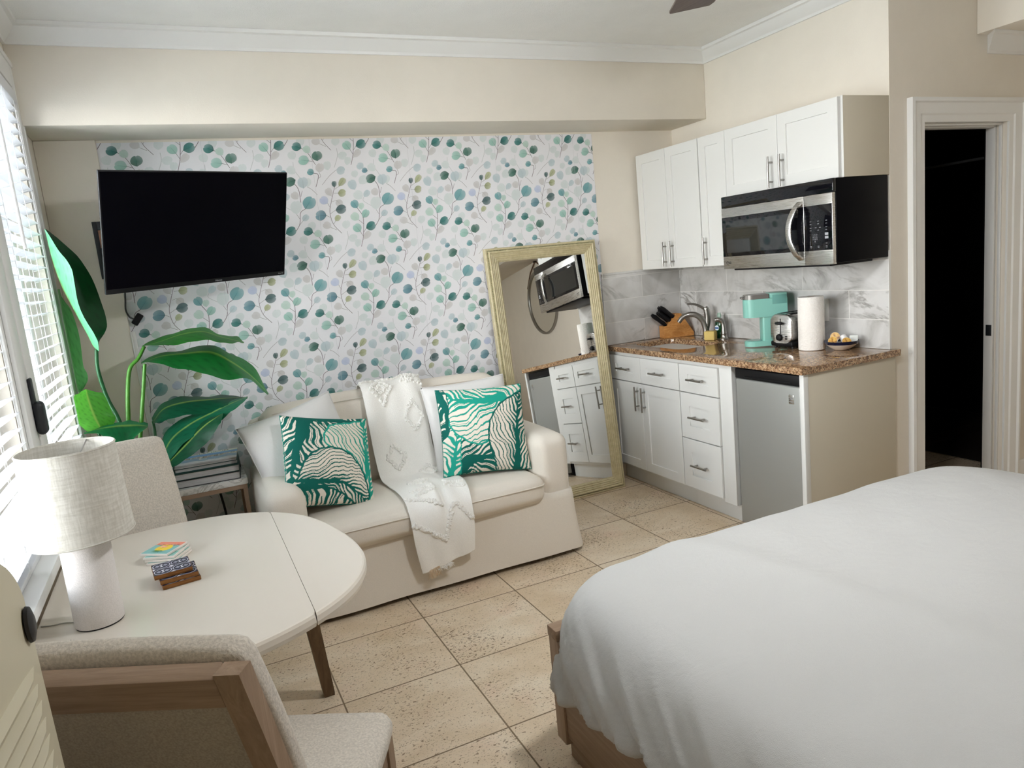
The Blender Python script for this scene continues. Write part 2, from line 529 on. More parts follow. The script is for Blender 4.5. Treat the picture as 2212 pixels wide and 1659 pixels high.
PODTOP.set('Base Color', PODTOP.ramp(PODTOP.noise(70, 2), [(0.35, hx('7A4E22')), (0.5, hx('C8923F')), (0.65, hx('D9B25E'))]))
PACKET = Mat('white_paper_packet', hx('D8DAD6'), 0.6)
OUTLET = Mat('white_outlet_plastic', hx('E4E2DC'), 0.35)
CREAMPLASTIC = Mat('cream_plastic', hx('C4BCA4'), 0.45)
BLIND = Mat('white_blind_slat', hx('D9DADD'), 0.45)
CORDW = Mat('white_cord', hx('E6E6E6'), 0.7)
BLACKCORD = Mat('black_cord', (0.01, 0.01, 0.011), 0.5)
GREYCORD = Mat('grey_clear_cord', hx('A5A49C'), 0.4)
PAGES = Mat('book_pages', hx('C9C7C6'), 0.8)
_pz = PAGES.noise(20, 2, vec=PAGES.scale(PAGES.coord(), (1, 1, 90)))
PAGES.set('Base Color', PAGES.mix(_pz.rng(0.35, 0.65), hx('A9A7A8'), hx('CFCDCC')))
TEALCOVER = Mat('dark_teal_book_cloth', hx('2F5554'), 0.6)
BLACKCOVER = Mat('black_book_cloth', hx('1A1B20'), 0.5)
GREENCOVER = Mat('dark_green_book_cloth', hx('1E4038'), 0.6)
VCOL = Mat('printed_face', rough=0.35)
VCOL.set('Base Color', VCOL.attr())
def pillow_print():
    m = Mat('palm_leaf_print_cotton', rough=0.8, spec=0.2)
    m.set('Base Color', m.attr()); m.bump(m.noise(420, 2) * 0.2 + m.noise(9, 4) * 0.8, 0.2, 0.015)
    return m
PILLOWPRINT = pillow_print()
def marble():
    m = Mat('white_marble_top', rough=0.2)
    w = m.noise(6, 6, 0.6, dist=2.0)
    m.set('Base Color', m.mix((w - 0.5).abs().rng(0.0, 0.05, 1, 0) * 0.7, hx('DEDCD8'), hx('98958F')))
    return m
MARBLE = marble()
POT = Mat('dark_pot', hx('3A3633'), 0.6)
SOIL = Mat('pot_moss', hx('4A3B2A'), 0.9)
STEMG = Mat('green_stem', hx('3F7A22'), 0.45)
STEMD = Mat('dark_green_stem', hx('12552A'), 0.45)
def leafmat(name):
    m = Mat(name, rough=0.42, spec=0.35)
    c = m.attr(); m.set('Base Color', c)
    tr = m.t.nodes.new('ShaderNodeBsdfTranslucent'); mx = m.t.nodes.new('ShaderNodeMixShader')
    m.t.links.new(c.s, tr.inputs[0]); mx.inputs[0].default_value = 0.35
    out = m.t.nodes['Material Output']
    m.t.links.new(m.b.outputs[0], mx.inputs[1]); m.t.links.new(tr.outputs[0], mx.inputs[2]); m.t.links.new(mx.outputs[0], out.inputs[0])
    return m
LEAF = leafmat('banana_leaf')
def glassmat(name):
    m = Mat(name)
    t = m.t; out = t.nodes['Material Output']
    a = t.nodes.new('ShaderNodeBsdfTransparent'); g = t.nodes.new('ShaderNodeBsdfGlossy'); g.inputs['Roughness'].default_value = 0.02
    f = t.nodes.new('ShaderNodeFresnel'); f.inputs[0].default_value = 1.35
    mx = t.nodes.new('ShaderNodeMixShader')
    t.links.new(f.outputs[0], mx.inputs[0]); t.links.new(a.outputs[0], mx.inputs[1]); t.links.new(g.outputs[0], mx.inputs[2]); t.links.new(mx.outputs[0], out.inputs[0])
    return m
GLASS = glassmat('clear_window_glass')
TAN = Mat('tan_timber', hx('B98F55'), 0.7)
GREYWOOD = Mat('grey_timber', hx('9A9AA2'), 0.7)
PATIO = Mat('pale_concrete', hx('C9C5BD'), 0.9)
LEATHER = Mat('brown_leather_strap', hx('5A3B25'), 0.6)
GLOBE = Mat('fill_opal_globe', (0.9, 0.9, 0.9), 0.4)
GLOBE.set('Emission Color', (0.95, 0.975, 1.0, 1)); GLOBE.set('Emission Strength', 165.0)  # soft room fill, given to an unseen globe under the fan
# ------------------------------------------------------------------ the setting
XR, YB = 1.15, -6.0                      # far right wall, rear wall
BEAM_Y, BEAM_Z, CEIL_Z = -0.3512, 2.2792, 2.682
YD = -1.63                               # doorway wall faces the camera here
structure(MB().box(-3.81, XR + 0.1, YB - 0.1, 0.1, -0.12, 0.0).build('floor', FLOOR, smooth=False))
structure(MB().box(-3.81, XR + 0.1, YB - 0.1, 0.1, CEIL_Z, CEIL_Z + 0.12).build('ceiling', CEIL, smooth=False))
structure(MB().box(-3.81, 0.10, 0.0, 0.12, 0, CEIL_Z).build('wall_back', WALL, smooth=False))
structure(MB().box(XL, -3.394, -0.028, 0.0, 0, BEAM_Z, bev=0.006).build('wall_back_pier', WALL))
structure(MB().box(XL, 0.0, BEAM_Y, -0.0005, BEAM_Z, CEIL_Z - 0.0005, bev=0.005).build('ceiling_beam', WALL))
structure(MB().box(0.0, 0.10, YD, 0.0, 0, CEIL_Z).build('wall_right', WALL, smooth=False))
w = MB()
w.box(0.1, 0.235, YD, YD + 0.1, 0, 2.0).box(0.1, XR, YD, YD + 0.1, 2.0, CEIL_Z).box(0.89, XR, YD, YD + 0.1, 0, 2.0)
structure(w.build('wall_doorway', WALL, smooth=False))
structure(MB().box(XR, XR + 0.1, YB, YD, 0, CEIL_Z).build('wall_far_right', WALL, smooth=False))
structure(MB().box(-3.81, XR + 0.1, YB - 0.1, YB, 0, CEIL_Z).build('wall_rear', WALL, smooth=False))
structure(MB().box(0.635, XR, YB, YD, 2.41, CEIL_Z - 0.0005, bev=0.004).build('ceiling_soffit', WALL))
w = MB()
w.box(XL - 0.16, XL, YB, 0.0, 0, WZ0).box(XL - 0.16, XL, YB, 0.0, WZ1, CEIL_Z)
ed = [YB] + [v for a, b in reversed(WINDOWS) for v in (a, b)] + [0.0]
for i in range(0, len(ed), 2): w.box(XL - 0.16, XL, ed[i], ed[i + 1], WZ0, WZ1)
structure(w.build('wall_left', WALL, smooth=False))

def crown(name, path, prof, mat, start=None):
    P = [Vector((a, b)) for a, b in path]
    rings = []
    for i, p in enumerate(P):
        def nrm(a, b):
            d = (b - a).normalized(); return Vector((d.y, -d.x))
        if i == 0: m = nrm(P[0], P[1])
        elif i == len(P) - 1: m = nrm(P[-2], P[-1])
        else:
            n1, n2 = nrm(P[i - 1], p), nrm(p, P[i + 1]); m = (n1 + n2) / (1 + n1.dot(n2))
        rings.append([(p.x + m.x * d + (start(d) if (start and i == 0) else 0), p.y + m.y * d, z) for d, z in prof])
    return structure(MB().rings(rings, cap0=True, cap1=True).build(name, mat, angle=25))
cz = CEIL_Z - 0.0006
crown('trim_1', [(XL, YB), (XL, BEAM_Y), (0, BEAM_Y), (0, YD), (0.634, YD)],
      [(0.0005, 2.603), (0.012, 2.603), (0.015, 2.615), (0.022, 2.622), (0.034, 2.630), (0.052, 2.652), (0.058, 2.662), (0.072, 2.666), (0.075, cz), (0.0005, cz)], TRIM)
crown('trim_2', [(0.72, YD), (XR, YD)],
      [(0.0005, 2.322), (0.010, 2.322), (0.013, 2.334), (0.022, 2.340), (0.070, 2.392), (0.084, 2.394), (0.088, 2.4095), (0.0005, 2.4095)], TRIM, start=lambda d: -d * 0.95)
# baseboards
structure(MB().box(1.012, XR, YD - 0.016, YD, 0, 0.13, bev=0.004).build('baseboard_right', TRIM))
structure(MB().box(XL, XL + 0.015, YB, -0.03, 0, 0.12, bev=0.004).build('baseboard_left', TRIM))
structure(MB().box(-3.394, -0.64, -0.014, -0.0002, 0, 0.11, bev=0.004).build('baseboard_back', TRIM))

# doorway: casing, jamb with stop, latch plate
dr = bpy.data.objects.new('door_1', None); COL.objects.link(dr); structure(dr)
def casing_profile(d):                    # d: 0 outer edge .. 1 inner edge -> projection
    return [(0.0, 0.0), (0.0, 0.030), (0.16, 0.032), (0.22, 0.022), (0.66, 0.019), (0.72, 0.012), (1.0, 0.010), (1.0, 0.0)]
wd = 0.112
rings = []
for (ox, oz, sx) in ((0.122, 0.0, 1), (0.122, 2.105, 1), (1.004, 2.105, -1), (1.004, 0.0, -1)):
    rings.append([(ox + sx * q * wd, YD - pr - 0.0003, oz - (q * wd if oz > 0 else 0)) for q, pr in casing_profile(0)])
MB().rings(rings, cap0=True, cap1=True).build('casing', TRIM, dr, angle=20)
j = MB()
j.box(0.222, 0.2345, YD - 0.008, YD + 0.108, 0, 2.0).box(0.8905, 0.902, YD - 0.008, YD + 0.108, 0, 2.0).box(0.2346, 0.8904, YD - 0.008, YD + 0.108, 1.992, 2.004)
for k, (a, b) in enumerate(((0.02, 0.036), (0.050, 0.10))):
    j.box(0.878 - 0.006 * k, 0.8904, YD + a, YD + b, 0, 1.992, bev=0.003); j.box(0.2346, 0.247 + 0.006 * k, YD + a, YD + b, 0, 1.992, bev=0.003)
    j.box(0.247, 0.878, YD + a, YD + b, 1.98 - 0.006 * k, 1.992, bev=0.003)
j.build('jamb', TRIM, dr)
MB().box(0.868, 0.872, YD + 0.055, YD + 0.085, 0.865, 0.925, bev=0.001).box(0.866, 0.8685, YD + 0.062, YD + 0.078, 0.88, 0.91).build('strike_plate', BLACKMETAL, dr)
# the unlit bathroom beyond, its darkness put into wall and floor colours
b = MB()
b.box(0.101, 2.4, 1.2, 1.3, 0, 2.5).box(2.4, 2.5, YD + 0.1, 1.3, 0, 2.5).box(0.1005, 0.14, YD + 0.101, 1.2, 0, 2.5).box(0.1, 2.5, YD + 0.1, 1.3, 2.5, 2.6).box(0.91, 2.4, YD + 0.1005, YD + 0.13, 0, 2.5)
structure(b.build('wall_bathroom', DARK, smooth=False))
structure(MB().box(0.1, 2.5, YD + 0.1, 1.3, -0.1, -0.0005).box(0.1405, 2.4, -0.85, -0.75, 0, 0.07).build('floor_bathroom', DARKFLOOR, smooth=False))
tag(MB().tube([(1.0, YD + 0.14, 1.835), (1.0, -0.1, 1.825), (1.0, 1.18, 1.815)], 0.008, 10).build('shower_rod', Mat('grey_rod', (0.03, 0.03, 0.03), 0.7)), 'thin grey shower rod across the dark bathroom doorway', 'shower rod')

# ------------------------------------------------------------------ backsplash tiles
structure(MB().box(-0.012, -0.0003, YD + 0.001, -0.0003, 0.9145, 1.40).build('wall_right_tile', TILE_Y, smooth=False))
structure(MB().box(-0.637, -0.0125, -0.012, -0.0003, 0.9145, 1.372, bev=0.002).box(-0.637, -0.0125, -0.014, -0.0003, 1.372, 1.387, bev=0.003).build('wall_back_tile', TILE_X))
structure(MB().box(-0.014, -0.0003, YD - 0.0005, YD + 0.001, 0.9145, 1.40).build('trim_3', TRIM, smooth=False))

# ------------------------------------------------------------------ wallpaper: printed eucalyptus sprigs repeating every 0.437 x 0.443 m
def wallpaper():
    x0, x1, z0, z1 = -3.394, -0.628, 0.111, 2.268
    m = MB()
    y0 = -0.0016
    m.add([(x0, y0, z0), (x1, y0, z0), (x1, y0, z1), (x0, y0, z1)], [(0, 1, 2, 3)], col=hx('E6E6EA'))
    for e in ((x0, x0 + 0.0), ):
        m.box(x0, x1, y0 + 0.0003, -0.0002, z0, z1)
        m.c[-8:] = [hx('E6E6EA')] * 8
    PX, PZ = 0.437, 0.443
    TD, DG, BL, MB_, PT, PG, PB, VP, OL, LV, PK, BK = (hx(c) for c in ('3F7C78', '4C7468', '6C94A0', '6FA0A4', '9AC2B7', 'B8CFC5', 'B9C8CD', 'D2DADA', 'ADB28E', 'BCC5DC', 'CBC9C9', '50696A'))
    # cx, cy, base x, base y, width, colour, strength of the dark base
    LV_ = [(108, 205, 165, 225, 100, TD, .7), (342, 320, 348, 378, 118, DG, .5), (190, 365, 254, 374, 112, PT, .35), (220, 235, 257, 280, 80, PG, .2),
           (272, 505, 314, 522, 76, MB_, .5), (378, 455, 372, 515, 100, PK, .2), (620, 500, 568, 490, 100, PB, .25), (975, 612, 1037, 590, 110, DG, .8),
           (1118, 620, 1130, 695, 118, PB, .3), (900, 508, 938, 515, 64, BL, .4), (848, 455, 888, 475, 86, PB, .25), (545, 650, 552, 697, 56, BK, .4),
           (645, 625, 602, 690, 76, OL, .4), (640, 770, 593, 770, 92, OL, .75), (482, 740, 517, 797, 80, PK, .25), (430, 845, 477, 885, 96, LV, .2),
           (400, 1025, 466, 1030, 122, BL, .75), (612, 890, 575, 853, 82, PK, .4), (637, 965, 570, 972, 112, BK, .6), (600, 1065, 573, 1105, 70, OL, .25),
           (470, 1145, 522, 1178, 86, PK, .15), (790, 905, 827, 962, 92, MB_, .45), (872, 935, 880, 985, 70, PG, .1), (930, 1030, 902, 1085, 92, PT, .5),
           (797, 1060, 847, 1107, 98, PG, .2), (830, 1200, 872, 1252, 100, PT, .35), (1000, 1190, 940, 1217, 112, TD, .75), (265, 868, 223, 938, 150, MB_, .35),
           (231, 1040, 198, 1078, 76, PB, .3), (100, 770, 137, 818, 86, PK, .15), (120, 900, 127, 995, 132, VP, .1), (755, 665, 792, 738, 100, PB, .25),
           (940, 785, 903, 832, 76, PB, .15), (640, 325, 575, 315, 96, VP, .15),
           (60, 300, 92, 352, 92, VP, .1), (50, 470, 100, 520, 92, VP, .1), (460, 430, 472, 492, 92, VP, .1), (830, 800, 882, 852, 110, VP, .1),
           (700, 1150, 700, 1207, 96, VP, .12), (300, 1140, 330, 1190, 92, VP, .1), (890, 622, 850, 672, 110, VP, .15),
           (785, 545, 800, 590, 82, VP, .12), (240, 620, 250, 680, 90, VP, .1), (20, 620, 60, 660, 90, VP, .1), (700, 380, 690, 440, 80, VP, .08), (965, 1290, 915, 1350, 80, PK, .1)]
    BRD, BRM, BRP = hx('6E6468'), hx('93908F'), hx('B7BABA')
    ST = [([(165, 225), (240, 285), (330, 425)], BRD, 5), ([(254, 374), (305, 390)], BRD, 4), ([(314, 522), (355, 532), (362, 580), (340, 682)], BRD, 6), ([(372, 515), (390, 560), (362, 585)], BRM, 4),
          ([(566, 235), (577, 330), (545, 462)], BRP, 5), ([(568, 490), (490, 560), (410, 662)], BRM, 4),
          ([(60, 600), (140, 700), (172, 862)], BRD, 6), ([(185, 720), (170, 790)], BRD, 4), ([(223, 938), (170, 980), (165, 1110), (123, 1197)], BRD, 6), ([(127, 995), (162, 1050)], BRM, 4), ([(198, 1078), (165, 1120)], BRM, 4),
          ([(552, 697), (520, 860), (505, 990), (550, 1140), (652, 1257)], BRD, 5), ([(602, 690), (553, 722)], BRM, 4), ([(593, 770), (548, 770)], BRM, 4), ([(517, 797), (528, 803)], BRM, 4), ([(477, 885), (512, 945)], BRM, 4), ([(575, 853), (530, 870)], BRM, 3), ([(570, 972), (512, 1012)], BRM, 4), ([(466, 1030), (512, 1055)], BRM, 4), ([(573, 1105), (550, 1142)], BRM, 4), ([(522, 1178), (592, 1212)], BRM, 4),
          ([(827, 962), (900, 1080), (910, 1300), (890, 1437)], BRD, 6), ([(847, 1107), (907, 1157)], BRD, 4), ([(872, 1252), (910, 1312)], BRD, 4), ([(940, 1217), (912, 1262)], BRD, 4), ([(960, 1300), (913, 1352)], BRD, 4),
          ([(240, 680), (290, 710), (357, 777)], BRM, 4), ([(903, 832), (900, 880), (1012, 952)], BRP, 4), ([(75, 380), (90, 470), (162, 577)], BRP, 4)]
    sx, sz = PX / 930.0, PZ / 1000.0
    def wpt(px, py, i, k):
        px = px - 0.15 * (py - 205)
        return -2.462 + (px - 105) * sx + i * PX, 2.231 - (py - 205) * sz - k * PZ
    def clip(poly):
        for ax, lim, sg in ((0, x0, 1), (0, x1, -1), (1, z0, 1), (1, z1, -1)):
            out = []
            for a, b in zip(poly, poly[1:] + poly[:1]):
                ia, ib = sg * (a[ax] - lim) >= 0, sg * (b[ax] - lim) >= 0
                if ia: out.append(a)
                if ia != ib:
                    t = (lim - a[ax]) / (b[ax] - a[ax])
                    out.append(tuple(a[q] + (b[q] - a[q]) * t for q in range(len(a))))
            poly = out
            if len(poly) < 3: return []
        return poly
    bg = np.array(hx('E6E6EA'))
    rng = random.Random(3)
    order = sorted(range(len(LV_)), key=lambda q: -sum(LV_[q][5]))
    for i in range(-4, 6):
        for k in range(-2, 6):
            for si, (pl, c, wdt) in enumerate(ST):
                pts = spline(pl, 3 * len(pl)) if len(pl) > 2 else [np.array(p, float) for p in pl]
                for a, b2 in zip(pts[:-1], pts[1:]):
                    d = (b2 - a); L = np.hypot(*d)
                    if L < 1e-6: continue
                    nx = np.array([-d[1], d[0]]) / L * wdt * 0.5
                    q = clip([wpt(*(p + s * nx), i, k) for p, s in ((a, 1), (b2, 1), (b2, -1), (a, -1))])
                    if q: m.add([(x, y0 - 0.0002 - 0.00002 * (si % 5), z) for x, z in q], [tuple(range(len(q)))], col=c)
            for oi, li in enumerate(order):
                cx, cy, bx, by, wdt, c, dk = LV_[li]
                ax = np.array([cx - bx, cy - by], float); h = np.hypot(*ax); ax /= h; nx = np.array([-ax[1], ax[0]])
                c = np.array(c); dkc = c * (0.55 if sum(c) < 1.6 else 0.8); ltc = c * 0.72 + bg * 0.28
                yy = y0 - 0.0003 - 0.00003 * oi
                prof = []
                n = 12; hf = 0.50 * wdt
                for t in np.linspace(0, 2 * math.pi, 2 * n, endpoint=False):
                    u = -math.cos(t); v = math.sin(t)
                    wv = 0.50 * wdt * (abs(v) ** (0.95 + 1.1 * (u < 0) * u * u)) * (1 if v >= 0 else -1)
                    uu = u * h if u < 0 else u * hf
                    if abs(t - math.pi) < 0.2: uu -= 0.14 * hf
                    pt = np.array([cx, cy]) + ax * uu + nx * wv
                    s = (u + 1) / 2; side = 1 if v > 0 else 0
                    e = (ltc if side else c * 0.9 + bg * 0.1)
                    f = max(0.0, 1 - s * 1.15) * dk
                    col = e * (1 - f) + dkc * f
                    prof.append((*wpt(*pt, i, k), *col))
                ctr = np.array([cx, cy]) + ax * (-0.05 * h)
                f = 0.25 * dk; cc = c * (1 - f) + dkc * f
                cw = (*wpt(*ctr, i, k), *cc)
                if cw[0] < x0 - 0.06 or cw[0] > x1 + 0.06 or cw[1] < z0 - 0.06 or cw[1] > z1 + 0.06: continue
                inside = all(x0 <= p[0] <= x1 and z0 <= p[1] <= z1 for p in prof)
                if inside:
                    vs = [cw] + prof
                    fs = [(0, q + 1, (q + 1) % len(prof) + 1) for q in range(len(prof))]
                    m.add([(p[0], yy, p[1]) for p in vs], fs, col=[p[2:] for p in vs])
                else:
                    q = clip(prof)
                    if q: m.add([(p[0], yy, p[1]) for p in q], [tuple(range(len(q)))], col=[p[2:] for p in q])
                if dk >= 0.3:                    # centre vein
                    for a, b2 in (((bx, by), tuple(np.array([cx, cy]) + ax * 0.45 * h)),):
                        a, b2 = np.array(a, float), np.array(b2)
                        q = clip([wpt(*p, i, k) for p in (a + nx * 2.2, b2 + nx * 0.6, b2 - nx * 0.6, a - nx * 2.2)])
                        if q: m.add([(x, yy - 0.00002, z) for x, z in q], [tuple(range(len(q)))], col=dkc * 0.9)
    # paper seams between the rolls
    for xs in (-2.93, -2.39, -1.85, -1.31, -0.77):
        m.add([(xs, y0 - 0.0019, z0), (xs + 0.0012, y0 - 0.0019, z0), (xs + 0.0012, y0 - 0.0019, z1), (xs, y0 - 0.0019, z1)], [(0, 1, 2, 3)], col=hx('C9C9CE'))
    o = m.build('wall_back_wallpaper', WPAPER, smooth=False, color=True, recalc=False)
    structure(o)
wallpaper()

# ------------------------------------------------------------------ windows
def window(k, a, b):
    w = bpy.data.objects.new('window_%d' % k, None); COL.objects.link(w); structure(w)
    f = MB()
    xo, xi = XL - 0.13, XL - 0.085
    for y0, y1, z0, z1 in ((a, a + 0.05, WZ0, WZ1), (b - 0.05, b, WZ0, WZ1), (a + 0.05, b - 0.05, WZ0, WZ0 + 0.06), (a + 0.05, b - 0.05, WZ1 - 0.06, WZ1)):
        f.box(xo, xi, y0 + 0.0005, y1 - 0.0005, z0 + 0.0005, z1 - 0.0005, bev=0.004)
    f.build('frame', TRIM, w)
    MB().box(xo + 0.018, xo + 0.022, a + 0.05, b - 0.05, WZ0 + 0.06, WZ1 - 0.06).build('pane', GLASS, w, smooth=False)
    return w
for k, (a, b) in enumerate(WINDOWS): window(k + 1, a, b)
# casing round the run of windows, mullion boards and the sill
c = MB()
yy0, yy1 = -2.56, -0.325
c.box(XL + 0.0002, XL + 0.016, yy1 - 0.085, yy1, WZ0 - 0.001, 2.535, bev=0.004).box(XL + 0.0002, XL + 0.021, yy1 - 0.022, yy1, WZ0 - 0.001, 2.535, bev=0.004)
c.box(XL + 0.0002, XL + 0.016, yy0, yy1 - 0.086, WZ1 + 0.02, 2.535, bev=0.004).box(XL + 0.0002, XL + 0.022, yy0, yy1 - 0.0225, 2.51, 2.535, bev=0.004)
c.box(XL + 0.0002, XL + 0.016, yy0 - 0.001, -2.43, WZ0 - 0.001, WZ1 + 0.0195, bev=0.004)
structure(c.build('trim_4', TRIM))
c = MB()
for (a, b), (a2, b2) in zip(WINDOWS[:-1], WINDOWS[1:]):
    c.box(XL + 0.0002, XL + 0.012, b2 + 0.005, a - 0.005, WZ0, WZ1 + 0.019, bev=0.003)
    mid = (b2 + a) / 2
    c.box(XL + 0.0122, XL + 0.026, b2 + 0.03, mid - 0.01, WZ0, WZ1 + 0.019, bev=0.004).box(XL + 0.0122, XL + 0.026, mid + 0.01, a - 0.03, WZ0, WZ1 + 0.019, bev=0.004)
structure(c.build('trim_5', TRIM))
structure(MB().box(XL + 0.0003, XL + 0.062, yy0, yy1 + 0.01, WZ0 - 0.035, WZ0 - 0.0015, bev=0.006).box(XL + 0.0003, XL + 0.022, yy0, yy1, WZ0 - 0.09, WZ0 - 0.0355, bev=0.004).build('window_sill', TRIM))

def blind(a, b, label, wand_y):
    t = thing('window_blind', label, 'blind', (XL, (a + b) / 2, WZ0), group='white slatted blinds along the window wall')
    xc = XL - 0.006
    MB().box(xc - 0.026, xc + 0.028, a + 0.008, b - 0.008, WZ1 - 0.052, WZ1 - 0.001, bev=0.003).build('headrail', BLIND, t)
    s = MB(); n = 33; z0 = WZ0 + 0.04
    rg = random.Random(int(-a * 100))
    for k in range(n):
        z = z0 + k * 0.0455
        tilt = 11 + rg.uniform(-2, 2)
        sag = rg.uniform(-0.004, 0.003)
        def fn(u, v, z=z, tilt=tilt, sag=sag):
            x = (u - 0.5) * 0.048; y = a + 0.014 + (b - a - 0.028) * v
            zz = 0.0018 * (1 - (2 * u - 1) ** 2) + sag * math.sin(math.pi * v) + 0.001 * math.sin(11 * v + k)
            return (xc + x * math.cos(R(tilt)) - zz * math.sin(R(tilt)), y, z + x * math.sin(R(tilt)) + zz)
        s.grid(fn, 4, 14)
    s.build('slats', BLIND, t, recalc=False)
    c = MB()
    for q in (0.10, 0.37, 0.63, 0.90):
        y = a + (b - a) * q
        for dx in (-0.026, 0.026): c.tube([(xc + dx, y, WZ0 + 0.02), (xc + dx, y, WZ1 - 0.05)], 0.0009, 5)
        for k in range(n): 
            z = z0 + k * 0.0455 - 0.004
            c.tube([(xc - 0.025, y, z - 0.006), (xc + 0.025, y, z + 0.006)], 0.0007, 4)
    c.build('ladder_cords', CORDW, t)
    MB().box(xc - 0.025, xc + 0.025, a + 0.014, b - 0.014, WZ0 + 0.004, WZ0 + 0.02, bev=0.003).build('bottom_rail', BLIND, t)
    MB().tube([(xc + 0.034, wand_y, WZ1 - 0.05), (xc + 0.037, wand_y - 0.015, 1.73)], 0.0055, 8).build('wand', CORDW, t)
blind(*WINDOWS[0], 'white slatted blind in the window nearest the tall plant', -1.0)
blind(*WINDOWS[1], 'white slatted blind in the window behind the table lamp', -2.05)
# casement lock on the board between the two windows
t = thing('window_lock', 'black casement lock handle on the white board between the windows', 'handle', (XL + 0.026, -1.43, 1.14))
MB().box(XL + 0.0262, XL + 0.036, -1.452, -1.415, 1.20, 1.31, bev=0.005).build('back_plate', BLACKMETAL, t)
MB().box(XL + 0.0262, XL + 0.056, -1.462, -1.408, 1.13, 1.235, bev=0.016, seg=4).build('grip', BLACKMETAL, t)

# outdoors, seen through the slats
structure(MB().box(-40, -3.82, -30, 40, -0.3, -0.15).build('ground', PATIO, smooth=False))
fx = [(-3.86, 0.030, 0), (-3.915, 0.022, 1), (-3.955, 0.018, 1), (-3.99, 0.014, 1), (-4.02, 0.010, 1), (-4.33, 0.06, 0), (-4.45, 0.03, 1), (-4.52, 0.02, 1), (-4.7, 0.06, 0)]
t = thing('timber_screen', 'tan and grey timber uprights standing outside the blinds', 'fence', (-4.2, 1.5, -0.15))
p = MB(); p2 = MB()
for x, wdt, kk in fx: (p2 if kk else p).box(x - wdt / 2, x + wdt / 2, 1.48, 1.52, -0.15, 1.55)
p.build('tan_uprights', TAN, t, smooth=False); p2.build('grey_uprights', GREYWOOD, t, smooth=False)
MB().box(-5.0, -3.85, 1.521, 1.56, -0.05, 0.05).build('rail', GREYWOOD, t, smooth=False)
# ------------------------------------------------------------------ kitchen
YU0 = -0.0292
def shaker(name, yl, yr, z0, z1, xf, parent, rail=0.057, th=0.02):
    """a shaker front facing -x; yl is nearer the back wall (left in view)"""
    m = MB(); w, h = yl - yr, z1 - z0
    M = T(xf, yl, z0) @ FACE_MX
    r = min(rail, 0.34 * h)
    def rect(i, z, c=0.0): return [(i, i, z), (w - i, i, z), (w - i, h - i, z), (i, h - i, z)]
    rr = [rect(0, -th), rect(0, -0.0015), rect(0.0015, 0), [(r + (rail - r), r, 0), (w - rail, r, 0), (w - rail, h - r, 0), (rail, h - r, 0)],
          [(rail + 0.0015, r + 0.0015, -0.007), (w - rail - 0.0015, r + 0.0015, -0.007), (w - rail - 0.0015, h - r - 0.0015, -0.007), (rail + 0.0015, h - r - 0.0015, -0.007)]]
    m.rings(rr, M=M, cap0=True, cap1=True)
    return m.build(name, WHITE, parent, angle=25)
def pull(parent, y, z, xf, L=0.128, vert=True):
    m = MB(); M = T(xf, y, z) @ FACE_MX
    a = (0, 1, 0) if vert else (1, 0, 0)
    q = lambda s, d: (a[0] * s, a[1] * s, d)
    m.tube([q(-L / 2, 0.030), q(L / 2, 0.030)], 0.0058, 12, M=M)
    for s in (-L * 0.31, L * 0.31): m.tube([q(s, 0.0), q(s, 0.030)], 0.0048, 10, M=M)
    return m.build('bar_pull', STEEL, parent)

# wall cabinets
def wall_cabinet(y0, y1, z0, z1, label, doors, side=False):
    t = thing('wall_cabinet', label, 'cabinet', (0, (y0 + y1) / 2, z0), group='white wall cabinets over the counter')
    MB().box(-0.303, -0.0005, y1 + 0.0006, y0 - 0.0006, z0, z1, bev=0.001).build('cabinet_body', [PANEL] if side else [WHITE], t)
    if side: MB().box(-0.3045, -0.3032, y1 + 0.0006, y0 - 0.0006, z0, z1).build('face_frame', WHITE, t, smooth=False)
    for (a, b, hy, hz, L) in doors:
        d = shaker('door', a - 0.0012, b + 0.0012, z0 + 0.001, z1 - 0.003, -0.325, t)
        pull(d, hy, hz, -0.325, L)
ZUT, ZUB, ZSB = 2.1182, 1.3836, 1.7582
ya, yb, yc, yd = YU0, YU0 - 0.6096, YU0 - 0.8382, YU0 - 1.6002
wall_cabinet(ya, yb, ZUB, ZUT, 'white wall cabinet with two tall doors, next to the corner', [(ya, ya - 0.3048, ya - 0.268, 1.475, 0.155), (ya - 0.3048, yb, ya - 0.342, 1.475, 0.155)])
wall_cabinet(yb, yc, ZUB, ZUT, 'narrow white wall cabinet with a single tall door', [(yb - 0.006, yc, yb - 0.045, 1.475, 0.155)])
wall_cabinet(yc, yd, ZSB, ZUT, 'short white wall cabinet with two doors above the microwave', [(yc, yc - 0.381, yc - 0.343, 1.842, 0.155), (yc - 0.381, yd + 0.012, yc - 0.419, 1.842, 0.155)], side=True)

# microwave under the short cabinet
t = thing('microwave', 'black and stainless over-range microwave with curved handle under wall cabinet', 'microwave', (0, -1.255, 1.365))
mx, my0, my1, mz0, mz1 = -0.375, -0.880, -1.629, 1.366, 1.7572
MB().box(mx + 0.018, -0.0129, my1, my0, mz0 + 0.004, mz1, bev=0.004).build('housing', BLACKCASE, t)
MB().box(-0.35, -0.06, my1 + 0.05, my0 - 0.05, mz0 - 0.010, mz0 + 0.003, bev=0.004).build('underside_vent', BLACK, t)
M = T(mx, my0, mz0) @ FACE_MX
W_, H_ = my0 - my1, mz1 - mz0
MB().box(0, W_, H_ - 0.062, H_, -0.018, 0.002, bev=0.003, M=M).build('top_grille', BLACKGLOSS, t)
sx = W_ * 0.772
d = MB().box(0.001, sx - 0.001, 0.0, H_ - 0.063, -0.018, 0.004, bev=0.002, M=M).build('door', SSTEEL, t)
MB().box(0.004, sx - 0.003, 0.068, H_ - 0.112, 0.0042, 0.006, bev=0.0008, M=M).build('glass', BLACKGLOSS, d)
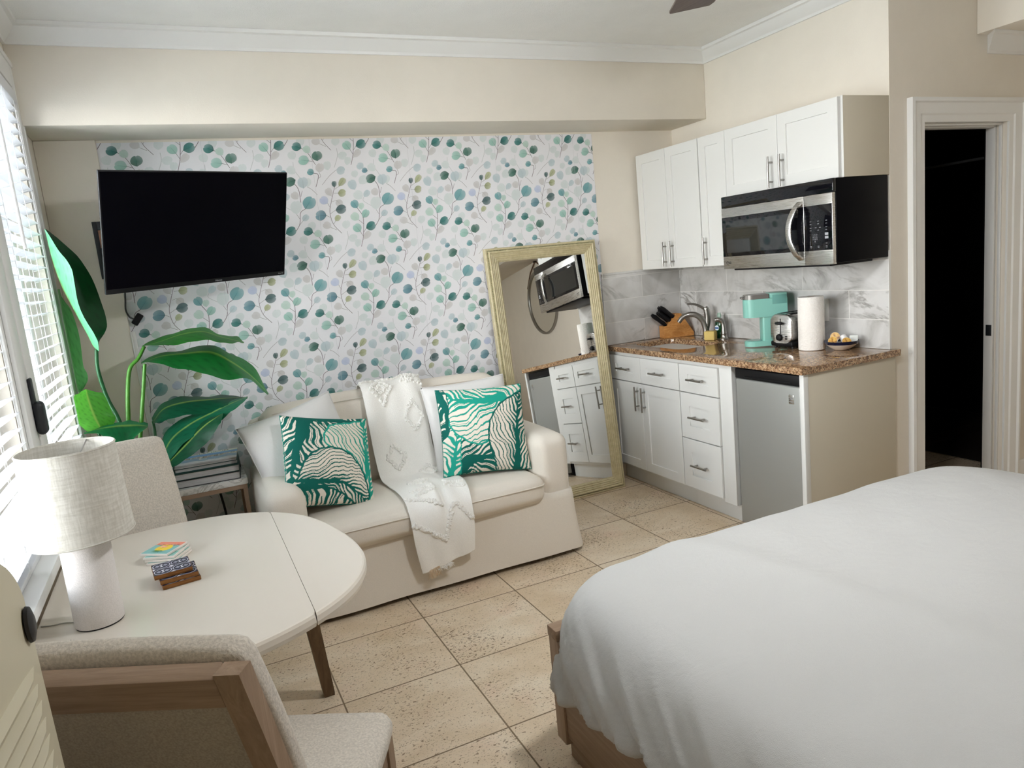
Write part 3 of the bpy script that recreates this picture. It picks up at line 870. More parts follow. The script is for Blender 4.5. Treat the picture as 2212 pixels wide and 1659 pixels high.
MB().box(0.035, sx - 0.085, 0.088, H_ - 0.135, 0.0062, 0.0066, M=M).build('window', OVENGLASS, d, smooth=False)
hp = [(sx - 0.022, 0.030, 0.005), (sx - 0.030, 0.06, 0.035), (sx - 0.046, 0.115, 0.052), (sx - 0.050, 0.165, 0.056), (sx - 0.046, 0.215, 0.052), (sx - 0.030, 0.27, 0.035), (sx - 0.022, 0.302, 0.005)]
g = MB(); hs = spline(hp, 26); rings = []
for i, p in enumerate(hs):
    dd = hs[min(i + 1, 25)] - hs[max(i - 1, 0)]; dd = dd / np.linalg.norm(dd)
    sidev = np.array([1.0, 0, 0]); nn = np.cross(dd, sidev); nn /= np.linalg.norm(nn); sidev = np.cross(nn, dd)
    rings.append([tuple(p + sidev * a * 0.016 + nn * b * 0.006) for a, b in ((-1, -.6), (-.8, -1), (.8, -1), (1, -.6), (1, .6), (.8, 1), (-.8, 1), (-1, .6))])
g.rings(rings, M=M, cap0=True, cap1=True).build('handle', SSTEEL, d, angle=50)
cpn = MB().box(sx + 0.001, W_ - 0.004, 0.0, H_ - 0.063, -0.018, 0.004, bev=0.002, M=M).build('control_panel', SSTEEL, t)
MB().box(sx + 0.001, W_ - 0.006, 0.068, H_ - 0.112, 0.0042, 0.006, bev=0.0008, M=M).build('keypad_glass', BLACKGLOSS, cpn)
k = MB(); pc = sx + 0.040
for rz, cols in ((0.205, (0, 0.045, 0.092)), (0.192, (0, 0.045, 0.092)), (0.175, (0.0, 0.03, 0.055, 0.092)), (0.163, (0.0, 0.045, 0.092)), (0.10, (0.092,)), (0.088, (0.0, 0.045, 0.092)), (0.082, (0.002, 0.045, 0.092))):
    for cx in cols: k.box(pc + cx - 0.005, pc + cx + 0.005, rz - 0.0009, rz + 0.0009, 0.0061, 0.0064, M=M)
for rz in (0.143, 0.127): k.box(pc + 0.083, pc + 0.103, rz - 0.006, rz + 0.006, 0.0061, 0.0064, M=M)
k.build('key_print_lettering', GREYINK, cpn, smooth=False)
text('key_lettering', '1  2  3\n4  5  6\n7  8  9\n   0   ', 0.0105, M @ T(pc + 0.025, 0.126, 0.0062), GREYINK, cpn)
text('logo_lettering', 'LG', 0.016, M @ T(0.052, 0.034, 0.0045), BLACKMETAL, d)
MB().tube([(0.034 + 0.008 * math.cos(a), 0.034 + 0.008 * math.sin(a), 0.0045) for a in np.linspace(0.3, 5.6, 16)], 0.001, 5, M=M).build('logo_ring', BLACKMETAL, d)

# base cabinets
XF = -0.63
def base_cabinet(y0, y1, label):
    t = thing('base_cabinet', label, 'cabinet', (-0.3, (y0 + y1) / 2, 0), group='white base cabinets under the counter')
    MB().box(-0.608, -0.001, y1 + 0.0006, y0 - 0.0006, 0.115, 0.8815).build('cabinet_body', WHITE, t, smooth=False)
    MB().box(-0.545, -0.10, y1 + 0.0006, y0 - 0.0006, 0.0005, 0.1145).build('toe_kick', WHITE, t, smooth=False)
    return t
t = base_cabinet(-0.002, -0.748, 'white sink base cabinet with two drawer fronts over two doors')
for (a, b) in ((-0.030, -0.367), (-0.367, -0.746)):
    d = shaker('drawer', a - 0.0015, b + 0.0015, 0.700, 0.858, XF, t, rail=0.06)
    pull(d, (a + b) / 2, 0.779, XF, 0.128, vert=False)
for (a, b, hy) in ((-0.030, -0.367, -0.332), (-0.367, -0.746, -0.402)):
    d = shaker('door', a - 0.0015, b + 0.0015, 0.135, 0.694, XF, t)
    pull(d, hy, 0.60, XF, 0.155)
t = base_cabinet(-0.7485, -1.172, 'white base cabinet with a stack of three drawers')
for z0, z1 in ((0.700, 0.858), (0.430, 0.694), (0.135, 0.424)):
    d = shaker('drawer', -0.7515, -1.074, z0, z1, XF, t, rail=0.075)
    pull(d, -0.913, (z0 + z1) / 2, XF, 0.128, vert=False)
MB().box(-0.618, -0.6085, -1.172, -1.078, 0.116, 0.881, bev=0.001).build('filler_strip', WHITE, t)

# mini fridge
t = thing('mini_fridge', 'grey mini fridge with black top band under the counter end', 'fridge', (-0.3, -1.40, 0))
MB().box(-0.56, -0.06, -1.618, -1.182, 0.012, 0.872, bev=0.004).build('housing', BLACK, t)
d = MB().box(-0.606, -0.563, -1.618, -1.188, 0.03, 0.815, bev=0.008, seg=3).build('door', FRIDGEGREY, t)
MB().box(-0.600, -0.563, -1.620, -1.180, 0.817, 0.868, bev=0.004).box(-0.604, -0.6, -1.56, -1.25, 0.826, 0.832, bev=0.001).build('top_band', BLACK, t)
M = T(-0.606, -1.565, 0.752) @ FACE_MX
b = MB().box(-0.016, 0.016, -0.022, 0.022, 0.0, 0.002, bev=0.001, M=M).build('badge', SSTEEL, d)
MB().tube([(-0.009, 0.010, 0.0025), (0.009, -0.002, 0.0025)], 0.0012, 5, M=M).tube([(-0.009, -0.002, 0.0025), (0.009, 0.010, 0.0025)], 0.0012, 5, M=M).box(-0.010, 0.010, -0.013, -0.009, 0.002, 0.0028, M=M).build('emblem', GREYINK, b)
for sy in (-1.58, -1.22):
    for sxx in (-0.52, -0.1): MB().lathe([(0.015, 0.0), (0.015, 0.0125)], 12, M=T(sxx, sy, 0)).build('foot', RUBBER, t)

# end panel
t = thing('end_panel', 'cream end panel with white edge closing the counter run', 'panel', (-0.3, -1.640, 0))
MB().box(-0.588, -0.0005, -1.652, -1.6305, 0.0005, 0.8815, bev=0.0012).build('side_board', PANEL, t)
MB().box(-0.620, -0.5885, -1.654, -1.628, 0.0005, 0.8815, bev=0.003).build('edge_strip', WHITE, t)

# countertop with the sink cut out
def countertop():
    t = thing('countertop', 'polished brown granite countertop with an undermount sink cutout', 'countertop', (-0.3, -0.8, 0.882))
    m = MB()
    outer = [(-0.635, -1.663), (0.026, -1.663), (0.026, -1.6335), (-0.0003, -1.6335), (-0.0003, -0.0003), (-0.635, -0.0003)]
    inner = rrect(-0.515, -0.205, -0.64, -0.135, 0.07, 8)
    bm = bmesh.new()
    for loop in (outer, inner):
        vs = [bm.verts.new((x, y, 0.914)) for x, y in loop]
        for a, b in zip(vs, vs[1:] + vs[:1]): bm.edges.new((a, b))
    bmesh.ops.triangle_fill(bm, use_beauty=True, edges=bm.edges[:])
    top = list(bm.faces)
    r = bmesh.ops.extrude_face_region(bm, geom=top)
    for v in [g for g in r['geom'] if isinstance(g, bmesh.types.BMVert)]: v.co.z = 0.882
    bmesh.ops.recalc_face_normals(bm, faces=bm.faces[:])
    sharp = [e for e in bm.edges if len(e.link_faces) == 2 and e.calc_face_angle() > 1.2 and all(v.co.z > 0.913 for v in e.verts)]
    bmesh.ops.bevel(bm, geom=sharp, offset=0.003, segments=2, profile=0.5, affect='EDGES')
    bm.verts.index_update()
    m.add([v.co.copy() for v in bm.verts], [tuple(v.index for v in f.verts) for f in bm.faces]); bm.free()
    m.build('slab', GRANITE, t, angle=30)
countertop()
t = thing('sink', 'stainless steel undermount sink bowl in the granite counter', 'sink', (-0.36, -0.39, 0.72))
rings = []
for i, z, r in ((-0.012, 0.8815, 0.08), (0.0, 0.8812, 0.07), (0.004, 0.86, 0.068), (0.012, 0.76, 0.07), (0.03, 0.735, 0.08), (0.07, 0.728, 0.06)):
    rings.append([(x, y, z) for x, y in rrect(-0.513 + i, -0.207 - i, -0.638 + i, -0.137 - i, r, 8)])
MB().rings(rings, cap1=True).build('bowl', SINKSTEEL, t)
MB().lathe([(0.038, 0.7285), (0.042, 0.730), (0.03, 0.731)], 20, M=T(-0.36, -0.39, 0)).build('drain', STEEL, t)

# faucet
t = thing('faucet', 'brushed nickel single-lever faucet with an arched spout over the sink', 'faucet', (-0.105, -0.372, 0.914))
FM = T(-0.105, -0.372, 0.914) @ RZ(0)
MB().lathe([(0.030, 0.0004), (0.030, 0.006), (0.024, 0.010), (0.022, 0.02)], 24, M=FM).build('base', STEEL, t)
def fpt(a, z): return (-0.105 + a * -0.86, -0.372 + a * 0.50, 0.914 + z)
sp = spline([fpt(0, 0.02), fpt(0.002, 0.07), fpt(0.02, 0.122), fpt(0.06, 0.157), fpt(0.105, 0.163), fpt(0.145, 0.148), fpt(0.172, 0.118)], 28)
MB().tube(sp, [0.022 - 0.008 * k / 27 for k in range(28)], 16).build('spout', STEEL, t)
MB().tube(spline([fpt(-0.004, 0.06), fpt(-0.014, 0.12), fpt(-0.010, 0.18), fpt(0.0, 0.20)], 10), [0.016, 0.018, 0.019, 0.020, 0.020, 0.02, 0.02, 0.019, 0.018, 0.015], 16).build('body', STEEL, t)
MB().tube(spline([fpt(-0.006, 0.185), fpt(0.035, 0.213), fpt(0.07, 0.228), fpt(0.112, 0.232)], 14), [0.014 - 0.006 * k / 13 for k in range(14)], 12, flat=0.7).build('lever', STEEL, t)
t = thing('side_sprayer', 'brushed nickel side sprayer on the counter beside the faucet', 'sprayer', (-0.088, -0.520, 0.914))
MB().lathe([(0.026, 0.0004), (0.026, 0.006), (0.020, 0.012), (0.018, 0.035), (0.0185, 0.036)], 20, M=T(-0.088, -0.520, 0.914)).build('base', STEEL, t)
MB().tube(spline([(-0.088, -0.520, 0.951), (-0.088, -0.520, 0.99), (-0.092, -0.515, 1.025), (-0.112, -0.499, 1.040), (-0.128, -0.488, 1.038)], 14), [0.0175, 0.0165, 0.015, 0.014, 0.0135, 0.013, 0.0135, 0.014, 0.0145, 0.015, 0.015, 0.0145, 0.014, 0.012], 14).build('wand', STEEL, t)

# sponge and soap
tag(MB().box(-0.024, 0.024, -0.034, 0.034, 0.0005, 0.058, bev=0.006, seg=3, M=T(-0.150, -0.466, 0.914) @ RZ(25)).build('sponge', SPONGE), 'pale yellow sponge standing on the counter beside the faucet', 'sponge')
t = thing('dish_soap_bottle', 'green dish soap bottle behind the sponge', 'bottle', (-0.075, -0.452, 0.914))
BM = T(-0.068, -0.460, 0.914) @ Matrix.Diagonal((0.72, 1.0, 1.0, 1.0))
MB().lathe([(0.026, 0.0005), (0.031, 0.006), (0.032, 0.05), (0.035, 0.085), (0.032, 0.108), (0.022, 0.122)], 24, M=BM).build('bottle_body', SOAP, t)
MB().lathe([(0.022, 0.122), (0.013, 0.132), (0.012, 0.136)], 20, M=BM).build('shoulder', SOAPCLEAR, t)
MB().lathe([(0.015, 0.136), (0.015, 0.152), (0.012, 0.158), (0.011, 0.165)], 20, M=BM).build('cap', SOAPCLEAR, t)
SM = T(-0.0925, -0.462, 0.984) @ FACE_MX
l = MB().lathe([(0.019, 0.0), (0.019, 0.0008)], 28, M=SM @ Matrix.Diagonal((1, 0.85, 1, 1))).build('label', LABELWHITE, t)
MB().box(-0.017, 0.017, -0.006, 0.004, 0.0009, 0.0014, M=SM, bev=0.0004).build('label_band', LABELBLUE, l)

# knife block with its knives
KB = T(-0.122, -0.088, 0.914) @ RZ(-14)
t = thing('knife_block', 'honey wood knife block in the counter corner', 'knife block', (-0.122, -0.052, 0.914))
prof = [(-0.105, 0.0005), (0.105, 0.0005), (0.108, 0.020), (0.020, 0.158), (-0.012, 0.158), (-0.062, 0.098), (-0.080, 0.082), (-0.105, 0.082)]
m = MB(); KW = 0.042
m.prism(prof, -KW, KW, M=KB @ RX(90) @ Matrix.Identity(4))
m.build('block', BLOCKWOOD, t, angle=20)
s = MB()
for (u, w_) in ((-0.030, -0.02), (-0.030, 0.0), (-0.030, 0.02), (-0.050, -0.02), (-0.050, 0.02)):
    s.box(u - 0.004, u + 0.012, w_ - 0.002, w_ + 0.002, 0.120 + (u + 0.03) * 1.2 - 0.006, 0.120 + (u + 0.03) * 1.2 + 0.016, M=KB)
s.build('slots', BLACK, t, smooth=False)
kdir = Vector((-0.76, 0, 0.65)).normalized()
kd = ['big black knife handle topmost in the wooden block', 'black knife handle beside the topmost one in the wooden block', 'black knife handle in the upper row nearest the backsplash corner', 'shorter black knife handle in the middle of the wooden block', 'black knife handle in the middle row nearest the sink', 'black looped scissor-like handle lowest in the wooden block']
spots = [(-0.018, -0.024, 0.118, 0.115), (-0.020, 0.004, 0.112, 0.118), (-0.022, 0.028, 0.108, 0.10), (-0.046, -0.012, 0.100, 0.092), (-0.046, 0.018, 0.096, 0.092), (-0.085, -0.010, 0.078, 0.105)]
for (u, w_, z, L), lb in zip(spots, kd):
    p0 = Vector((u, w_, z + 0.012)); pts = [p0 + kdir * (L * 1.12 * k / 7) for k in range(8)]
    k = MB().tube([p0 - kdir * 0.02] + [tuple(p) for p in pts], [0.012, 0.014, 0.018, 0.016, 0.016, 0.0175, 0.019, 0.018, 0.012], 10, M=KB, flat=0.8)
    tag(k.build('kitchen_knife', BLACK), lb, 'knife', 'black knives in the block')

# coffee maker, turned to face the sink
CM = T(-0.252, -0.880, 0.914) @ RZ(-32) @ Matrix.Diagonal((0.9, 1.0, 1.0, 1.0))       # local x: from the front back into the machine, y: width
t = thing('coffee_maker', 'slim mint green single-cup coffee maker by the toaster', 'coffee maker', (-0.14, -0.985, 0.914), (0, 0, 0))
def stad(x0, x1, w, r0, n=10):                # rounded front, square back
    p = [(x1, -w), (x1, w)]
    for k in range(n + 1):
        a = R(90 + 180 * k / n); p.append((x0 + w + w * math.cos(a), w * math.sin(a)))
    return p
MB().prism(stad(0.0, 0.17, 0.055, 0), 0.001, 0.030, M=CM).build('drip_base', MINT, t, angle=45)
MB().prism(stad(0.006, 0.10, 0.046, 0), 0.0302, 0.033, M=CM).build('drip_tray', MINT_D, t, angle=45)
MB().box(0.105, 0.20, -0.048, 0.048, 0.001, 0.19, bev=0.012, seg=3, M=CM).build('column', MINT, t)
MB().prism(stad(-0.002, 0.255, 0.057, 0), 0.165, 0.268, M=CM).build('brew_head', MINT, t, angle=45)
MB().prism(stad(0.0, 0.145, 0.055, 0), 0.2685, 0.293, M=CM).box(-0.016, 0.01, -0.02, 0.02, 0.272, 0.284, bev=0.004, M=CM).build('lid', GREYPLASTIC, t, angle=45)
MB().box(0.15, 0.254, -0.056, 0.056, 0.2685, 0.296, bev=0.004, M=CM).build('reservoir_lid', MINT, t)
MB().box(0.165, 0.252, -0.0585, -0.0575, 0.235, 0.285, bev=0.0004, M=CM).build('water_window', MINT_D, t)
MB().box(0.205, 0.25, -0.05, 0.05, 0.001, 0.165, bev=0.008, M=CM).build('back_column', MINT_D, t)

# toaster
TM = T(-0.120, -1.128, 0.914)
t = thing('toaster', 'stainless steel toaster with black lever between coffee maker and paper towels', 'toaster', (-0.120, -1.128, 0.914))
MB().box(-0.102, 0.095, -0.078, 0.078, 0.012, 0.040, bev=0.008, M=TM).build('base', BLACK, t)
rings = []
for x in (-0.100, -0.098, -0.092): pass
def tsec(i): return [(y, z) for y, z in rrect(-0.079 + i, 0.079 - i, 0.030, 0.188 - i, 0.045 - i * 0.5, 8)]
rings = [[(x, y, max(z, 0.03)) for y, z in tsec(i)] for x, i in ((-0.103, 0.008), (-0.099, 0.002), (-0.092, 0.0), (0.085, 0.0), (0.092, 0.002), (0.095, 0.008))]
MB().rings(rings, M=TM, cap0=True, cap1=True).build('housing', SSTEEL, t, angle=50)
for y_ in (-0.050, 0.018): MB().box(-0.075, 0.075, y_, y_ + 0.032, 0.1882, 0.1895, M=TM).build('bread_slot', BLACK, t, smooth=False)
MB().box(-0.1036, -0.1030, -0.003, 0.003, 0.075, 0.165, M=TM).build('lever_slot', BLACK, t, smooth=False)
MB().lathe([(0.010, -0.012), (0.024, -0.008), (0.027, 0.0), (0.024, 0.008), (0.010, 0.012)], 20, M=TM @ T(-0.115, 0.0, 0.140) @ Matrix.Diagonal((0.6, 1.0, 0.7, 1.0))).build('lever', BLACK, t)
MB().lathe([(0.018, 0.0), (0.020, 0.004), (0.017, 0.014), (0.012, 0.016)], 24, M=TM @ T(-0.1032, 0.006, 0.062) @ FACE_MX).build('dial', BLACK, t)
MB().tube([(-0.1036, 0.030 * math.cos(a), 0.105 + 0.026 * math.sin(a)) for a in np.linspace(R(205), R(335), 10)], 0.0012, 5, M=TM).build('lever_mark', OUTLET, t)
for z_ in (0.052, 0.064): MB().box(-0.1045, -0.1031, -0.046, -0.030, z_, z_ + 0.007, M=TM).build('button', BLACK, t, smooth=False)
for sxx in (-0.08, 0.075):
    for sy in (-0.06, 0.06): MB().lathe([(0.008, 0.0005), (0.009, 0.0125)], 10, M=TM @ T(sxx, sy, 0)).build('foot', RUBBER, t)

# paper towels
t = thing('paper_towel_roll', 'white paper towel roll standing upright on the counter', 'paper towels', (-0.168, -1.288, 0.914))
PM = T(-0.168, -1.288, 0.914)
MB().lathe([(0.020, 0.002), (0.064, 0.0008), (0.066, 0.003), (0.0655, 0.14), (0.064, 0.276), (0.063, 0.279), (0.020, 0.278)], 48, M=PM, closed=True).build('paper', PAPERTOWEL, t, angle=60)
MB().lathe([(0.0185, 0.001), (0.0199, 0.001), (0.0199, 0.2775), (0.0185, 0.2775)], 24, M=PM, closed=True).build('core', CARD, t)
def flap(u, v):
    a = R(150 + 125 * u); z = 0.003 + v * 0.274; cut = 0.02 + 0.105 * u
    z = 0.003 + (0.274 - 0.003) * v * (0.16 + 0.30 * u) if True else z
    r = 0.0672 + 0.0015 * v
    return (r * math.cos(a), r * math.sin(a), z)
MB().grid(flap, 20, 8, M=PM).build('loose_sheet', PAPERTOWEL, t, recalc=False)

# outlet
t = thing('wall_outlet', 'white double outlet plate on the marble tiles', 'outlet', (-0.012, -1.232, 1.10))
OM = T(-0.0125, -1.232, 1.104) @ FACE_MX
pl = MB().box(-0.036, 0.036, -0.060, 0.060, 0.0, 0.006, bev=0.002, M=OM).build('cover_plate', OUTLET, t)
MB().box(-0.017, 0.017, -0.034, 0.034, 0.0061, 0.008, bev=0.001, M=OM).build('socket_face', OUTLET, t)
for zz in (0.018, -0.018):
    s = MB()
    s.box(-0.008, -0.006, zz - 0.004, zz + 0.005, 0.0081, 0.0085, M=OM).box(0.006, 0.008, zz - 0.004, zz + 0.005, 0.0081, 0.0085, M=OM).box(-0.002, 0.002, zz - 0.011, zz - 0.007, 0.0081, 0.0085, M=OM)
    s.build('socket_holes', BLACK, t, smooth=False)

# bowl of pods and packets
BX, BY = -0.108, -1.425
t = thing('bowl', 'cream bowl with a navy rim holding coffee pods', 'bowl', (BX, BY, 0.914))
BWM = T(BX, BY, 0.914)
MB().lathe([(0.034, 0.0006), (0.038, 0.003), (0.062, 0.018), (0.075, 0.0305), (0.073, 0.031), (0.058, 0.019), (0.036, 0.008), (0.0, 0.007)], 40, M=BWM).build('bowl_body', CERAMIC, t, angle=50)
MB().lathe([(0.0752, 0.0307), (0.0815, 0.041), (0.0835, 0.047), (0.0820, 0.048), (0.0795, 0.042), (0.0732, 0.0312)], 40, M=BWM, closed=True).build('navy_rim', NAVY, t, angle=50)
def pod(dx, dy, dz, rx, rz, label):
    o = thing('coffee_pod', label, 'coffee pod', (BX + dx, BY + dy, 0.914 + dz), (rx[0], rx[1], rz), group='coffee pods in the bowl')
    W = o.matrix_basis
    MB().lathe([(0.0, -0.030), (0.013, -0.030), (0.016, -0.028), (0.0195, -0.002), (0.0235, -0.001), (0.0235, 0.001), (0.022, 0.0015)], 24, M=W).build('cup', PODWHITE, o)
    MB().lathe([(0.0225, 0.0016), (0.0225, 0.0024), (0.0, 0.0024)], 24, M=W).build('foil_lid', PODTOP, o)
pod(-0.010, 0.030, 0.066, (0, -70), 40, 'coffee pod with tan foil lid standing highest in the bowl')
pod(-0.045, 0.014, 0.050, (0, -60), 25, 'coffee pod with tan foil lid leaning against the front rim of the bowl')
pod(-0.020, -0.050, 0.046, (0, -58), 60, 'coffee pod with amber foil lid at the right side of the bowl')
pod(0.020, -0.005, 0.045, (150, 0), 10, 'upturned white coffee pod in the middle of the bowl')
tag(MB().box(-0.004, 0.004, -0.020, 0.020, -0.02, 0.024, bev=0.002, M=T(BX + 0.03, BY - 0.05, 0.962) @ RZ(35) @ RY(18)).build('sugar_packet', PACKET), 'white paper packet tucked behind the pods at the bowl rim', 'packet')
# ------------------------------------------------------------------ sofa
def smooth_noise(seed):
    rg = np.random.RandomState(seed); ph = rg.uniform(0, 6.28, 24); fr = rg.uniform(0.5, 1.0, 24); di = rg.uniform(-1, 1, (24, 3))
    di /= np.linalg.norm(di, axis=1)[:, None]
    def f(p, sc):
        return float(np.mean(np.sin((di @ np.array(p, float)) * sc * fr * 6.28 + ph))) * 2.2
    return f
NZ = smooth_noise(5)

def puffy(mb, x0, x1, y0, y1, z0, z1, r, puff=0.02, n=14, M=None, amp=0.004, seed=0.0):
    """a soft upholstered block: rounded box with bulging faces and slight wrinkles"""
    bm = bmesh.new(); bmesh.ops.create_cube(bm, size=2.0)
    bmesh.ops.subdivide_edges(bm, edges=bm.edges[:], cuts=n, use_grid_fill=True)
    hx_, hy_, hz_ = (x1 - x0) / 2, (y1 - y0) / 2, (z1 - z0) / 2
    cx, cy, cz_ = (x0 + x1) / 2, (y0 + y1) / 2, (z0 + z1) / 2
    r = min(r, hx_, hy_, hz_)
    out = []
    for v in bm.verts:
        u = Vector(v.co)
        # concentrate samples near the edges
        s = [math.copysign(abs(c) ** 0.75, c) for c in u]
        p = Vector((s[0] * hx_, s[1] * hy_, s[2] * hz_))
        q = Vector((max(-hx_ + r, min(hx_ - r, p.x)), max(-hy_ + r, min(hy_ - r, p.y)), max(-hz_ + r, min(hz_ - r, p.z))))
        d = p - q
        if d.length > 1e-7: p = q + d.normalized() * min(r, d.length if d.length < r else r)
        b = [(1 - abs(s[(k + 1) % 3]) ** 2.5) * (1 - abs(s[(k + 2) % 3]) ** 2.5) for k in range(3)]
        for k in range(3):
            if abs(u[k]) > 0.999: p[k] += math.copysign(puff * b[k], u[k])
        w = Vector((cx, cy, cz_)) + p
        nn = p.normalized()
        w += nn * amp * (NZ((w.x + seed, w.y, w.z), 4.5) + 0.5 * NZ((w.x, w.y + seed, w.z), 11))
        v.co = w
    bm.verts.index_update()
    mb.add([v.co.copy() for v in bm.verts], [tuple(v.index for v in f.verts) for f in bm.faces], M)
    bm.free(); return mb

SF = thing('sofa', 'ivory slipcovered two-seat sofa against the leafy wallpaper', 'sofa', (-2.215, -0.5, 0))
SX0, SX1, SY0, SY1 = -2.955, -1.452, -0.905, -0.095
puffy(MB(), -2.93, -1.50, -0.265, SY1, 0.28, 0.855, 0.05, 0.01, M=None).build('back_frame', SLIP, SF, angle=80)
puffy(MB(), SX0, -2.785, -0.885, -0.12, 0.27, 0.628, 0.05, 0.012, seed=1).build('armrest', SLIP, SF, angle=80)
puffy(MB(), -1.632, SX1, -0.885, -0.12, 0.27, 0.628, 0.05, 0.012, seed=2).build('armrest', SLIP, SF, angle=80)
# skirt
m = MB(); rings = []
per = rrect(0, 1, 0, 1, 0.06, 6)
def skirt_ring(out, z, k):
    pts = rrect(SX0 - out, SX1 + out, SY0 - out, SY1 + out * 0.2, 0.045, 6)
    dense = []
    for a, b in zip(pts, pts[1:] + pts[:1]):
        L = math.hypot(b[0] - a[0], b[1] - a[1]); q = max(1, int(L / 0.03))
        dense += [(a[0] + (b[0] - a[0]) * t / q, a[1] + (b[1] - a[1]) * t / q) for t in range(q)]
    return dense
base_n = None
for k, (out, z) in enumerate(((-0.03, 0.345), (0.0, 0.335), (0.004, 0.30), (0.008, 0.22), (0.016, 0.13), (0.026, 0.05), (0.028, 0.026), (0.020, 0.026), (-0.01, 0.10))):
    r0 = skirt_ring(0.0, z, 0)
    cx, cy = (SX0 + SX1) / 2, (SY0 + SY1) / 2
    ring = []
    for x, y in r0:
        dx = 1 if x > SX1 - 0.05 else (-1 if x < SX0 + 0.05 else 0); dy = 1 if y > SY1 - 0.05 else (-1 if y < SY0 + 0.05 else 0)
        wv = (0.335 - z) * 0.014 * NZ((x, y, 0.2), 2.6)
        wv += (0.335 - z) * 0.010 * math.sin(x * 13 + y * 9 + 3 * z)
        o2 = out + (wv if z < 0.33 else 0)
        ring.append((x + dx * o2, y + (dy * o2 if dy < 0 else 0), z + (0.002 * NZ((x, y, 1.0), 1.6) if z < 0.06 else 0)))
    rings.append(ring)
m.rings(rings, cap0=True).build('skirt', SLIP, SF, angle=80)
for sx in (-2.90, -1.53):
    for sy in (-0.82, -0.18): MB().box(sx - 0.025, sx + 0.025, sy - 0.025, sy + 0.025, 0.0005, 0.30).build('leg', BLACK, SF, smooth=False)
puffy(MB(), -2.795, -1.625, -0.945, -0.30, 0.305, 0.452, 0.055, 0.014, n=20, amp=0.004, seed=3).build('seat_cushion', SLIP, SF, angle=80)
c = MB()
for z, yy in ((0.408, -0.951), ):
    c.tube(spline([(-2.785, -0.92, z), (-2.755, yy, z), (-2.4, yy - 0.009, z + .004), (-2.1, yy - 0.010, z + .002), (-1.8, yy - 0.008, z), (-1.665, yy, z), (-1.632, -0.92, z)], 60), 0.0028, 6)
c.build('seat_seam', SLIP, SF)
BC = T(-2.222, -0.325, 0.44) @ RX(-9)
puffy(MB(), -0.655, 0.635, -0.095, 0.09, 0.0, 0.475, 0.07, 0.022, n=20, M=BC, amp=0.006, seed=4).build('back_cushion', SLIP, SF, angle=80)
m = MB().tube([tuple(BC @ Vector((x, -0.088 - 0.012 * math.sin((x + .65) / 1.3 * math.pi), 0.437 + 0.014 * math.sin((x + .65) / 1.3 * math.pi)))) for x in np.linspace(-0.6, 0.58, 30)], 0.0028, 6)
m.build('back_seam', SLIP, SF)

# ------------------------------------------------------------------ cushions
def pillow_pts(w, T_, n, pinch=0.05, both=True, sag=0.0):
    def surf(sgn):
        def fn(u, v):
            a, b = 2 * u - 1, 2 * v - 1
            px = a * w / 2 * (1 - pinch * (1 - b * b) * abs(a) ** 2) ; py = b * w / 2 * (1 - pinch * (1 - a * a) * abs(b) ** 2)
            th = T_ * (max(0, (1 - a ** 2) * (1 - b ** 2))) ** 0.42
            th *= 1 + 0.05 * NZ((px * 2 + sgn, py * 2, 0.3), 3)
            return (px, py, sgn * th)
        return fn
    return surf
def pillow(name, label, c, sw, tilt, roll, w, T_, mat, colfn=None, group=None, n=40, pinch=0.05):
    y, t, a = R(sw), R(tilt), R(roll)
    r = Vector((math.cos(y), math.sin(y), 0)); nn = Vector((math.sin(y), -math.cos(y), 0))
    u = Vector((0, 0, 1)) * math.cos(t) + nn * math.sin(t); f = r.cross(u)
    r2 = r * math.cos(a) + u * math.sin(a); u2 = u * math.cos(a) - r * math.sin(a)
    M = Matrix(((r2.x, u2.x, f.x, c[0]), (r2.y, u2.y, f.y, c[1]), (r2.z, u2.z, f.z, c[2]), (0, 0, 0, 1)))
    o = thing(name, label, 'cushion', c, group=group)
    o.matrix_basis = M
    S = pillow_pts(w, T_, n, pinch)
    m = MB()
    m.grid(S(1), n, n, cols=colfn(n) if colfn else None); m.grid(S(-1), n, n, cols=colfn(n, True) if colfn else None)
    m.build('cover', mat, o, angle=180, world=False, color=colfn is not None, weld=0.0004)
    sm = MB(); fn = S(1)
    edge = [fn(t, 0) for t in np.linspace(0, 1, 24)] + [fn(1, t) for t in np.linspace(0, 1, 24)][1:] + [fn(t, 1) for t in np.linspace(1, 0, 24)][1:] + [fn(0, t) for t in np.linspace(1, 0, 24)][1:]
    sm.tube(edge, 0.0022, 5, col=(hx('0F7A6C') if colfn else (1, 1, 1))).build('seam', mat, o, world=False, color=colfn is not None)
    return o

TL_, TD_, CR = np.array(hx('1E9A86')), np.array(hx('0A5F55')), np.array(hx('E8DFD2'))
def seg_dist(p, pl):
    """distance to a polyline, arc position, side and total length (arrays)"""
    n = len(p); best = np.full(n, 9.0); arc = np.zeros(n); sd = np.ones(n); acc = 0.0
    for a, b in zip(pl[:-1], pl[1:]):
        d = b - a; L = float(np.hypot(*d))
        if L < 1e-9: continue
        t = np.clip(((p - a) @ d) / (L * L), 0, 1); q = a + t[:, None] * d
        e = np.hypot(*(p - q).T); k = e < best
        cr = d[0] * (p[:, 1] - a[1]) - d[1] * (p[:, 0] - a[0])
        best = np.where(k, e, best); arc = np.where(k, acc + L * t, arc); sd = np.where(k, np.where(cr > 0, 1.0, -1.0), sd); acc += L
    return best, arc, sd, acc
def in_poly(p, poly):
    c = np.zeros(len(p), bool); x, y = p.T
    for (x0, y0), (x1, y1) in zip(poly, np.roll(poly, -1, axis=0)):
        if y0 == y1: continue
        c ^= ((y0 > y) != (y1 > y)) & (x < (x1 - x0) * (y - y0) / (y1 - y0) + x0)
    return c
